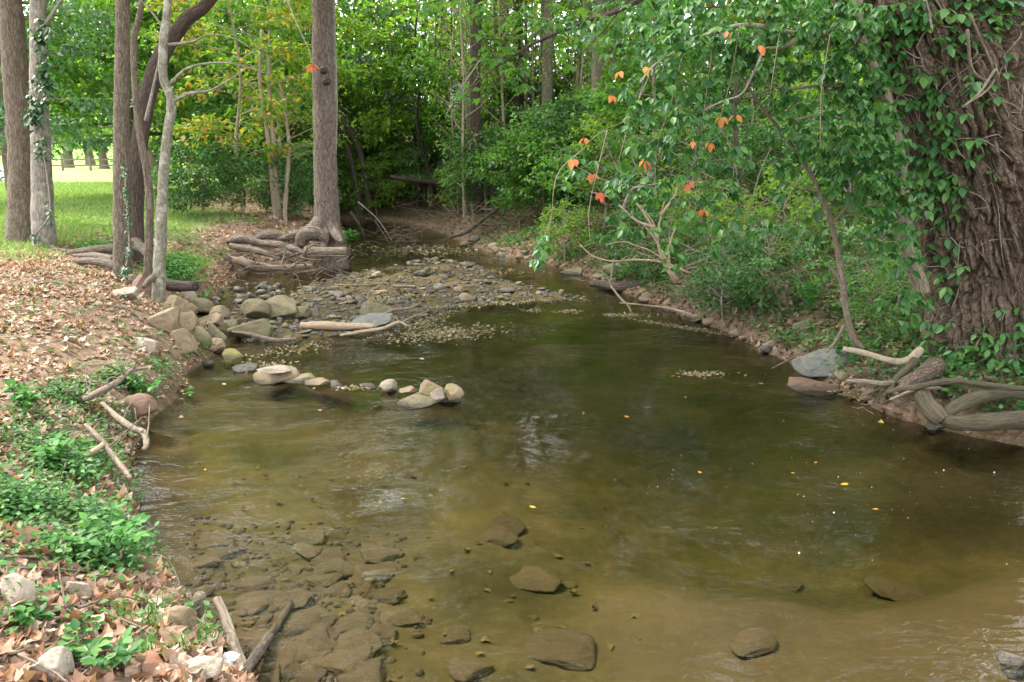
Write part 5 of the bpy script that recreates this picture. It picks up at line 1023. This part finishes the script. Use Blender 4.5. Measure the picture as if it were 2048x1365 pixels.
def leaf_mass(name, P, smin, smax, mat, label, tilt=.45, lift=.012, kinds=None):
    mb = MB(); kd = rng.randint(len(LV), size=len(P)); s = rng.uniform(smin, smax, len(P)); az = rng.uniform(0, TAU, len(P)); nrm_ = unit(rng.normal(0, tilt, (len(P), 3)) + [0, 0, 1]); a = unit(np.cross(nrm_, np.stack([np.cos(az), np.sin(az), 0 * az], 1))); b = np.cross(nrm_, a)
    for k in range(len(LV)):
        i_ = np.nonzero(kd == k)[0]
        if not len(i_): continue
        V, T = LV[k]; W = P[i_][:, None] + s[i_][:, None, None] * (V[None, :, 0:1] * a[i_][:, None] + V[None, :, 1:2] * b[i_][:, None] + V[None, :, 2:3] * nrm_[i_][:, None]); W[:, :, 2] += lift
        mb.add(W.reshape(-1, 3), ((np.arange(len(i_)) * len(V))[:, None, None] + T[None]).reshape(-1, 3))
    o = mb.build(name, mat, kind='stuff'); o['label'] = label; return o
P = scatter(2600, -3.5, .5, 2.2, 6.5, lambda P, d, sd: ((sd != 1) & (d > -.02) & inview(P)) * np.clip(1.05 - .6 * green_d(P), .2, 1))
leaf_mass('leaf_litter', P, .04, .09, M['litter'], 'dry fallen leaves covering the near left bank')
P = scatter(9500, -9, -.5, 5.5, 15.5, lambda P, d, sd: ((sd == 0) & (d > 0) & inview(P)) * (.4 + .6 * (fbm2(P[:, 0], P[:, 1], 1.6, 91) > .47)) * np.clip(1.05 - .8 * green_d(P), .1, 1) * (1 - .93 * lawn_mask(P[:, 0], P[:, 1], d, sd)))
leaf_mass('leaf_litter', P, .03, .095, M['litter'], 'dry fallen leaves on the bank below the trees', .3)
P = scatter(2500, -14, -1, 14, 30, lambda P, d, sd: ((sd == 0) & (d > 0) & inview(P)) * (.06 + .94 * (lawn_mask(P[:, 0], P[:, 1], d, sd) < .55)))
leaf_mass('leaf_litter', P, .08, .13, M['litter'], 'fallen leaves scattered at the lawn edge')
P = scatter(15000, -2, 16, 5, 30, lambda P, d, sd: ((sd == 1) & (d > 0) & inview(P)) * np.clip(1.3 - P[:, 1] / 40, .2, 1) * (.35 + .65 * (fbm2(P[:, 0], P[:, 1], .6, 71) > .47)))
leaf_mass('leaf_litter', P, .07, .13, M['litter_dull'], 'brown leaf litter on the right slope')
# ground ivy: small leaves in sprays
def plants(P, per, size, mat, name, label, h=.12, spread=.05, width=.34, pitch=.1):
    n = len(P) * per; Q = np.repeat(P, per, 0) + rng.normal(0, 1, (n, 3)) * [spread, spread, 0]; Q[:, 2] += np.abs(rng.normal(0, 1, n)) * h * .6 + .012
    D = rng.normal(0, 1, (n, 3)); D[:, 2] = rng.normal(pitch, .3, n); V, T = ovate(Q, D, size * rng.uniform(.6, 1.3, n), rng, width * 3, .06, .35); mb = MB(); mb.add(V, T); o = mb.build(name, mat, kind='stuff'); o['label'] = label; return o
P = scatter(2000, -3.6, .2, 2.4, 9, lambda P, d, sd: ((sd == 0) & (d > .02) & inview(P)) * np.clip(green_d(P) * .85 - .10, 0, 1) * (.12 + .88 * (fbm2(P[:, 0], P[:, 1], 3.2, 55) > .53)))
plants(P, 6, .036, M['leaf_ground'], 'ground_ivy', 'low green ground ivy creeping over the near left bank', .07, .05)
P = scatter(6500, -1, 14, 5.2, 26, lambda P, d, sd: ((sd == 1) & (d > .1) & inview(P)) * np.clip(1.6 - P[:, 1] / 16, .25, 1) * (.25 + .75 * (fbm2(P[:, 0], P[:, 1], .9, 57) > .46)))
plants(P, 8, .055, M['leaf_ground'], 'ground_ivy', 'dark green ivy and seedlings covering the right slope', .12, .10)
P = scatter(500, -7, -3, 9.5, 17, lambda P, d, sd: (sd == 0) * ell(project(P), [(350, 550, 46, 26, 1), (200, 500, 40, 12, .5), (320, 535, 30, 10, .7)]))
plants(P, 8, .055, M['leaf_weed'], 'bright_ground_cover', 'bright green leafy patch beside the short dark log', .10, .07)
P = scatter(360, -6, .2, 2.4, 11, lambda P, d, sd: (sd == 0) * (d > .03) * inview(P))
plants(P, 5, .038, M['leaf_ground'], 'scattered_seedlings', 'scattered green seedlings poking through the left bank litter', .08, .05)
P = scatter(3600, 0, 8, 5, 20, lambda P, d, sd: (sd == 1) * (d > -.02) * (d < 1.3) * inview(P))
leaf_mass('leaf_litter', P, .05, .11, M['litter_dull'], 'brown leaves along the foot of the right bank')
P = scatter(1500, 0, 8, 5, 20, lambda P, d, sd: (sd == 1) * (d > .06) * (d < 1.5) * inview(P) * (fbm2(P[:, 0], P[:, 1], 1.7, 93) > .46))
plants(P, 7, .05, M['leaf_ground'], 'ground_ivy', 'ivy trailing down the foot of the right bank', .12, .09)
# lawn grass
P = scatter(46000, -26, -2.2, 9.5, 40, lambda P, d, sd: ((sd == 0) & (d > .2) & inview(P, 20)) * lawn_mask(P[:, 0], P[:, 1], d, sd) * np.clip(14 / P[:, 1], .25, 1) ** 2)
D = rng.normal(0, .45, (len(P), 3)) + [0, 0, 1]; D = unit(D); s = unit(np.cross(D, rng.normal(0, 1, (len(P), 3)))); Lg = rng.uniform(.03, .08, len(P))[:, None] * (1 + P[:, 1:2] / 50)
V = np.stack([P - s * .005 * (1 + P[:, 1:2] / 14), P + s * .005 * (1 + P[:, 1:2] / 14), P + D * Lg], 1).reshape(-1, 3); gmb = MB(); gmb.add(V, np.arange(len(P) * 3).reshape(-1, 3)); g_ = gmb.build('grass', M['grass'], kind='stuff'); g_['label'] = 'short mown grass of the lawn'
# grass tufts at the near bank
for k, (px, py) in enumerate([(240, 1252), (300, 1262), (322, 1240), (395, 1296), (366, 1310), (300, 1320), (418, 1290), (446, 600)]):
    q = on_ground(px, py); n = 26; B_ = q + rng.normal(0, .018, (n, 3)) * [1, 1, 0]; D = unit(rng.normal(0, .4, (n, 3)) + [0, 0, 1]); L_ = rng.uniform(.08, .2, (n, 1)); s = unit(np.cross(D, rng.normal(0, 1, (n, 3)))) * .0025; mid_ = B_ + D * L_ * .55; tip = B_ + D * L_ + np.column_stack([D[:, :2] * L_ * .5, -L_[:, 0] * .2])
    V = np.stack([B_ - s, B_ + s, mid_ + s * .8, mid_ - s * .8, tip], 1).reshape(-1, 3); mb = MB(); o_ = np.arange(n)[:, None] * 5; mb.add2(V, o_ + [0, 1, 2, 3], o_ + [3, 2, 4]); tag(mb.build('grass_tuft', M['leaf_weed'], None, origin=tuple(q)), 'thin grass tuft among fallen leaves at the near left bank', 'grass', 'grass tufts on the near left bank')
# separate leafy plants
def weed(label, px, py, hgt, n, sz, mat, k=4, spread=.5, name='leafy_weed', cat='plant', red=0):
    q = on_ground(px, py); t = thing(name, label, cat, q); leaves = []
    for s in range(n):
        a = rng.uniform(0, TAU); tip = q + np.array([math.cos(a) * hgt * spread * rng.uniform(.2, 1), math.sin(a) * hgt * spread * rng.uniform(.2, 1), hgt * rng.uniform(.45, 1.0)]); m = MB(); midp = (q + tip) / 2 + [0, 0, hgt * .12]; P = add_tube(m, [q, midp, tip], [.006, .003], 4, 8); m.build('stem', M['leaf_weed'], t)
        for f in (3, 4, 5, 6, 7):
            for sd_ in (-1, 1): leaves.append((P[f], np.array([math.cos(a + sd_ * 1.2), math.sin(a + sd_ * 1.2), .1]) + rng.normal(0, .2, 3), sz * rng.uniform(.7, 1.2)))
        leaves.append((tip, unit(tip - midp) + [0, 0, -.3], sz))
    for (p, d, z_) in leaves:
        V, T = ovate(p[None], d[None], np.array([z_]), rng, 1.05, .06, .25); m = MB(); m.add(V, T); m.build('leaf', M[mat], t)
weed('bushy bright green weed overhanging the water on the near left bank', 215, 1120, .22, 12, .055, 'leaf_weed', spread=.9)
weed('green plant with paired drooping leaves left of the reddish boulder', 285, 812, .26, 5, .085, 'leaf_weed', spread=.9)
weed('light green leafy weed at the left edge below the arched branch', 50, 830, .22, 8, .07, 'leaf_weed')
weed('leafy weed growing in the ivy midway down the left bank', 100, 940, .2, 8, .06, 'leaf_weed', spread=.8)
weed('small green weed among pale leaves near the bottom left', 75, 1265, .10, 5, .05, 'leaf_ground')
weed('broad-leaved green plant at the bottom left between stones', 165, 1330, .10, 7, .055, 'leaf_ground', spread=1.0)
weed('small green plant left of the pinkish slab', 232, 1340, .10, 5, .05, 'leaf_ground', spread=1.0)
weed('green sprig growing from the mossy log end by the mid tree', 694, 500, .42, 12, .12, 'leaf_weed', spread=.8)
weed('bright green shrublet at the foot of the right bank', 1490, 625, .65, 14, .085, 'leaf_ground')
weed('light green seedling clump left of the slender curved stem', 1620, 630, .45, 10, .09, 'leaf_weed')
weed('green seedling right of the slender curved stem', 1800, 650, .4, 8, .09, 'leaf_ground')
weed('leafy plant in the leaves at the very foot of the great trunk', 1990, 735, .3, 9, .07, 'leaf_ivy', spread=1.0)
weed('low leafy plant on the bank above the grey boulder', 1700, 720, .3, 9, .06, 'leaf_ground', spread=1.0)
weed('yellow-green plant with thin leaves at the reddish boulder waterline', 378, 800, .10, 3, .05, 'leaf_weed')
weed('small red-flowered plant at the riffle edge', 408, 612, .2, 5, .07, 'leaf_weed')
# dried flood debris: mats of fine twigs
def debris(label, px, py, w, n, L_, r=.004, mat='wood_drift', lift=.06):
    mb = MB()
    for k in range(n):
        q = on_ground(px + rng.normal(0, w * .4), py + rng.normal(0, w * .2), rng.uniform(0, lift), water=True); d = unit([rng.normal(), rng.normal(), rng.normal(0, .35)]) * L_ * rng.uniform(.4, 1); V, Q, T, tc = tube(np.array([q - d / 2, q + rng.normal(0, .02, 3), q + d / 2]), [r, r, r * .5], 3); mb.add2(V, Q, T, tc)
    o = mb.build('twig_debris', M[mat], kind='stuff'); o['label'] = label
debris('fine root and twig debris at the near left waterline', 300, 780, 70, 110, .3, .003); debris('mat of dry grass and twigs beside the reddish boulder', 230, 850, 60, 70, .3, .003)
debris('twig mat hanging under the root tangle', 580, 525, 150, 150, .8, .008, lift=.2); debris('twig mat on the stone bar', 470, 625, 50, 40, .35, .004); debris('fine roots under the great trunk', 1760, 790, 90, 90, .4, .005, lift=.2); debris('twigs stranded on the shoal of the far pool', 800, 480, 60, 60, .7, .008, lift=.25)
debris('bare twigs tangled on the right slope', 1420, 500, 170, 120, 1.0, .006, 'bark_twig', lift=.5); debris('dry stems on the undercut right bank', 1440, 600, 130, 110, .6, .005, lift=.25); debris('dead twigs on the far bank', 920, 430, 200, 130, 1.6, .010, lift=.5)
# ------------------------------------------------------------------ things afloat
def raft(label, cx, cy, w, h, n, mat='litter_wet', smin=.02, smax=.06, slope=0.0, curve=0.0):
    u = rng.normal(0, .42, n); v = rng.normal(0, .36, n); px = cx + u * w; py = cy + v * h + slope * u * w + curve * u * u * h
    P = np.array([at_z(a, b, .006) for a, b in zip(px, py)]); leaf_mass('floating_leaves', P, smin, smax, M[mat], label, .10, .002)
for a in [('raft of floating leaves at the edge of the gravel bar', 1000, 607, 170, 6, 520, 'litter_wet', .03, .07, -.07), ('raft of leaf scum in front of the pale split log', 880, 668, 130, 22, 620, 'litter_wet', .025, .06, -.06), ('curved line of floating scum right of the stone bar', 860, 640, 60, 16, 240, 'litter_wet', .02, .06, -.35), ('small floating leaf clump left of two in mid creek', 1070, 622, 24, 4, 60, 'litter_wet', .02, .06), ('small floating leaf clump right of two in mid creek', 1134, 624, 32, 4, 70, 'litter_wet', .02, .06), ('line of floating leaves below the long thin stick', 1250, 631, 50, 5, 130, 'litter_wet', .02, .07),
          ('long line of floating scum along the right bank', 1380, 658, 130, 5, 380, 'litter_wet', .015, .05, .16), ('leaf raft at the foot of the right bank', 1550, 700, 90, 14, 300, 'litter_wet', .02, .06, .35), ('small raft of leaves off the right bank', 1400, 749, 60, 7, 160, 'litter_wet', .015, .05), ('leaf raft between the red-brown rock and the roots', 1710, 792, 60, 10, 200, 'litter_wet', .015, .05, .2), ('leaves trapped by the stone row', 700, 776, 60, 6, 90, 'litter_wet', .02, .05), ('leaves gathered in front of the islet', 545, 732, 60, 14, 90, 'litter_wet', .02, .06),
          ('floating leaves on the far pool', 860, 500, 160, 14, 380, 'litter_wet', .05, .12), ('leaves on the riffle right of the root tangle', 940, 545, 130, 12, 240, 'litter_wet', .05, .10), ('wet leaves stranded on the gravel bar', 740, 590, 230, 40, 800, 'litter_wet', .03, .08), ('leaf scatter along the near left waterline', 350, 770, 40, 40, 60, 'litter_wet', .03, .06), ('leaf scum below the yellow stone', 590, 700, 110, 14, 160, 'litter_wet', .02, .06, -.15)]:
    raft(*a)
FL = []
for k in (1, 3, 6):
    V, T = LV[k]; m = MB(); m.add(V * [1, 1, .25], T); FL.append(m.mesh('floating_leaf', M['leaf_gold']))
for k, (px, py, lb, s) in enumerate([(1066, 1014, 'orange leaf afloat in the middle of the creek', .05), (1252, 833, 'orange floating leaf left of the deep green water', .05), (1762, 845, 'long yellow leaf afloat before the great roots', .085), (1586, 946, 'small yellow leaf afloat on the dark water right of centre', .03), (1752, 1018, 'orange speck of a leaf afloat on the right', .035), (1400, 945, 'small rust leaf afloat near the centre right', .035), (806, 997, 'tiny cream leaf afloat left of centre', .035), (1523, 767, 'orange leaf fleck afloat off the red-brown rock', .05), (362, 835, 'pale curled leaf afloat near the reddish boulder', .08), (1690, 968, 'leafy green-yellow scrap afloat on the right', .07), (843, 717, 'white curled leaf afloat behind the islet', .09), (1166, 828, 'small yellow leaf afloat above centre', .03),
                                      (1631, 925, 'tiny green leaf afloat on the right', .03), (640, 820, 'pale floating leaf below the stone row', .06), (410, 940, 'yellow fleck afloat near the left reflection', .03), (448, 768, 'tan leaf afloat left of the stone row', .07), (495, 775, 'pinkish leaf afloat before the stone row', .06), (1410, 752, 'larger cream leaf in the raft off the right bank', .12)]):
    q = at_z(px, py, .007); o = bpy.data.objects.new('floating_leaf', FL[k % 3]); COL.objects.link(o); o.location = tuple(q); o.scale = (s, s, s); o.rotation_euler = (0, 0, rng.uniform(0, TAU)); tag(o, lb, 'leaf')
    if 'pale' in lb or 'cream' in lb or 'white' in lb or 'pink' in lb or 'tan' in lb: setmat(o, M['litter'])
# drowned leaves and small gravel
M['leaf_drowned'] = leafmat('leaf_drowned', [(.06, .038, .018), (.11, .07, .03), (.15, .11, .05), (.10, .10, .03)], .1, .8, .1)
u = rng.uniform(0, 1, (110, 2)); P = np.array([at_z(380 + 900 * a ** 1.4, 900 + 465 * b, -.1) for a, b in u]); P[:, 2] = np.minimum(ground(P[:, 0], P[:, 1]) + .012, -.02)
leaf_mass('drowned_leaves', P, .035, .075, M['leaf_drowned'], 'brown leaves lying on the creek bed', .15, .0)
def pebbles(name, label, pts, smin, smax, mat):
    mb = MB(); U, T = ICO[1]
    for a, b in pts:
        q = at_z(a, b, 0.0); q[2] = G(q[0], q[1]); s = rng.uniform(smin, smax); mb.add(U * unit(rng.uniform(.5, 1, 3)) * [s, s, s * .7] * 1.5 + q, T)
    o = mb.build(name, M[mat], kind='stuff'); o['label'] = label
pts = [(rng.uniform(440, 1150), rng.uniform(520, 685)) for _ in range(2600)]; pts = [p_ for p_ in pts if in_poly(p_[0], p_[1], BARPX)]
pebbles('gravel', 'fine wet gravel of the bar', pts, .02, .06, 'rock_wet')
pebbles('gravel', 'small gravel on the bed of the shallows', [(370 + 500 * rng.beta(1, 1.6), rng.uniform(1000, 1365)) for _ in range(700)], .012, .035, 'rock_bed')
# foam bubbles
U, T = ICO[1]; bm_ = MB(); n = 150; u = rng.beta(2.2, 1.2, n); px = 900 + 1150 * u; py = 700 + rng.beta(1.6, 1.8, n) * 620 * (0.35 + .65 * u)
for a, b in zip(px, py):
    q = at_z(a, b, .002); _, d, _, _ = ground(q[0:1], q[1:2], True)
    if d[0] < -.1: bm_.add(U * [1, 1, .6] * rng.gamma(2.0, .0009) + .001 + q, T)
fb = bm_.build('foam_bubbles', M['foam'], kind='stuff'); fb['label'] = 'small white foam bubbles drifting on the dark water'
# ------------------------------------------------------------------ far lawn: fence, car; small scraps
def box(mb, c, s, R=None):
    V = np.array([(x, y, z) for x in (-1, 1) for y in (-1, 1) for z in (-1, 1)]) * np.array(s) / 2
    if R is not None: V = V @ np.array(R).T
    mb.add(V + np.array(c), [(0, 1, 3, 2), (4, 6, 7, 5), (0, 4, 5, 1), (2, 3, 7, 6), (0, 2, 6, 4), (1, 5, 7, 3)])
fence = thing('rail_fence', 'low wooden post and rail fence at the far end of the lawn', 'fence', (-40, 70, 1.0))
for k in range(12):
    x = -41 + k * 2.4; z = G(x, 70); m = MB(); box(m, (x, 70, z + .55), (.14, .14, 1.3)); m.build('post', M['wood_drift'], fence, smooth=False)
    if k < 11:
        for h in (.45, .95):
            m = MB(); box(m, (x + 1.2, 70, z + h), (2.26, .06, .12)); m.build('rail', M['wood_drift'], fence, smooth=False)
M['car_paint'] = plain('car_paint', (.62, .68, .60), .25, 0, .6); M['glass_dark'] = plain('glass_dark', (.03, .045, .05), .08, 0, .6); M['tyre'] = plain('tyre', (.03, .03, .03), .8); M['metal'] = plain('metal', (.5, .5, .5), .3, .8)
cx, cy = -44.6, 70.0; cz = G(cx, cy); car = thing('parked_car', 'pale car parked far off at the left edge, mostly hidden by the dark trunk', 'car', (cx, cy, cz))
prof = [(-2.1, .35), (-2.15, .75), (-1.7, .92), (-1.1, 1.0), (-.45, 1.42), (.9, 1.45), (1.6, 1.02), (2.1, .95), (2.15, .4)]
def extr(pr, y0, y1, inset=0):
    k = len(pr); V = [(x, y0, z) for x, z in pr] + [(x, y1, z) for x, z in pr]; Q = [(i, (i + 1) % k, k + (i + 1) % k, k + i) for i in range(k)]
    T = [(0, i + 1, i) for i in range(1, k - 1)] + [(k, k + i, k + i + 1) for i in range(1, k - 1)]; return np.array(V, float), np.array(Q), np.array(T)
V, Q, T = extr(prof, -.85, .85); m = MB(); m.add2(V + [cx, cy, cz], Q, T); m.build('body', M['car_paint'], car, smooth=False)
for sy in (-.858, .858):
    m = MB(); m.add(np.array([(-1.0, sy, 1.02), (1.45, sy, 1.02), (.85, sy, 1.38), (-.42, sy, 1.36)]) + [cx, cy, cz], [(0, 1, 2, 3)]); m.build('window', M['glass_dark'], car)
for wx_ in (-1.35, 1.35):
    for sy in (-.8, .8):
        m = MB(); add_tube(m, [(cx + wx_, cy + sy - .1, cz + .32), (cx + wx_, cy + sy + .1, cz + .32)], [.32, .32], 16, 3); w_ = m.build('wheel', M['tyre'], car)
        m = MB(); add_tube(m, [(cx + wx_, cy + sy - .115, cz + .32), (cx + wx_, cy + sy + .115, cz + .32)], [.18, .18], 12, 3); r_ = m.build('rim', M['metal'], w_, origin=tuple(car.location))
M['plastic_black'] = plain('plastic_black', (.02, .025, .035), .12, 0, .7)
q = on_ground(200, 856, .03); m = MB(); add_tube(m, [q + [-.07, 0, .01], q + [-.03, 0, .02], q + [.04, .01, .015], q + [.075, .02, 0]], [.018, .03, .028, .012], 12, 12, bump=.3, flat=.6); tag(m.build('plastic_scrap', M['plastic_black'], None, origin=tuple(q)), 'shiny black plastic scrap in the ivy above the water', 'litter')
q = on_ground(465, 1346, .05); m = MB(); U, T = ICO[3]; m.add(U * (.7 + .6 * fbm(U * 3.2, 90, 3))[:, None] * [.055, .04, .035] + q, T); tag(m.build('paper_scrap', plain('paper', (.78, .79, .80), .8), None, smooth=False, origin=tuple(q)), 'crumpled white scrap at the foot of the cut branch', 'litter')
# orange leaf hanging before the mid trunk, cobwebby pale leaves over the thicket
t = thing('hanging_twig', 'drooping twig with one large orange leaf in front of the mid trunk', 'twig', at_y(600, 60, 8.5)); m = MB(); add_tube(m, [at_y(560, -40, 8.7), at_y(590, 40, 8.6), at_y(618, 100, 8.5), at_y(624, 128, 8.5)], [.006, .003], 4, 14); m.build('stem', M['bark_twig'], t)
m = MB(); V, T_ = cluster(rng, at_y(624, 128, 8.5), np.array([0, -.5, -.6]), .10, 5, .2); m.add(V, T_); m.build('leaf', M['leaf_red'], t)
t = thing('webbed_branch', 'bare twig wrapped in pale grey webbing in the thicket', 'branch', at_y(905, 200, 13)); m = MB(); add_tube(m, [at_y(960, 120, 13), at_y(930, 165, 13), at_y(905, 205, 13), at_y(890, 235, 13)], [.012, .004], 5, 14); m.build('stem', M['bark_twig'], t)
m = MB(); n = 34; p = at_y(912, 190, 13) + rng.normal(0, 1, (n, 3)) * [.10, .05, .16]; V, Q = leaf_quads(p, rng.normal(0, 1, (n, 3)) + [.5, 0, .8], rng.uniform(.05, .16, n), rng, .22); m.add(V, Q)
m.build('webbing', plain('webbing', (.26, .27, .25), .9), t, kind='stuff')
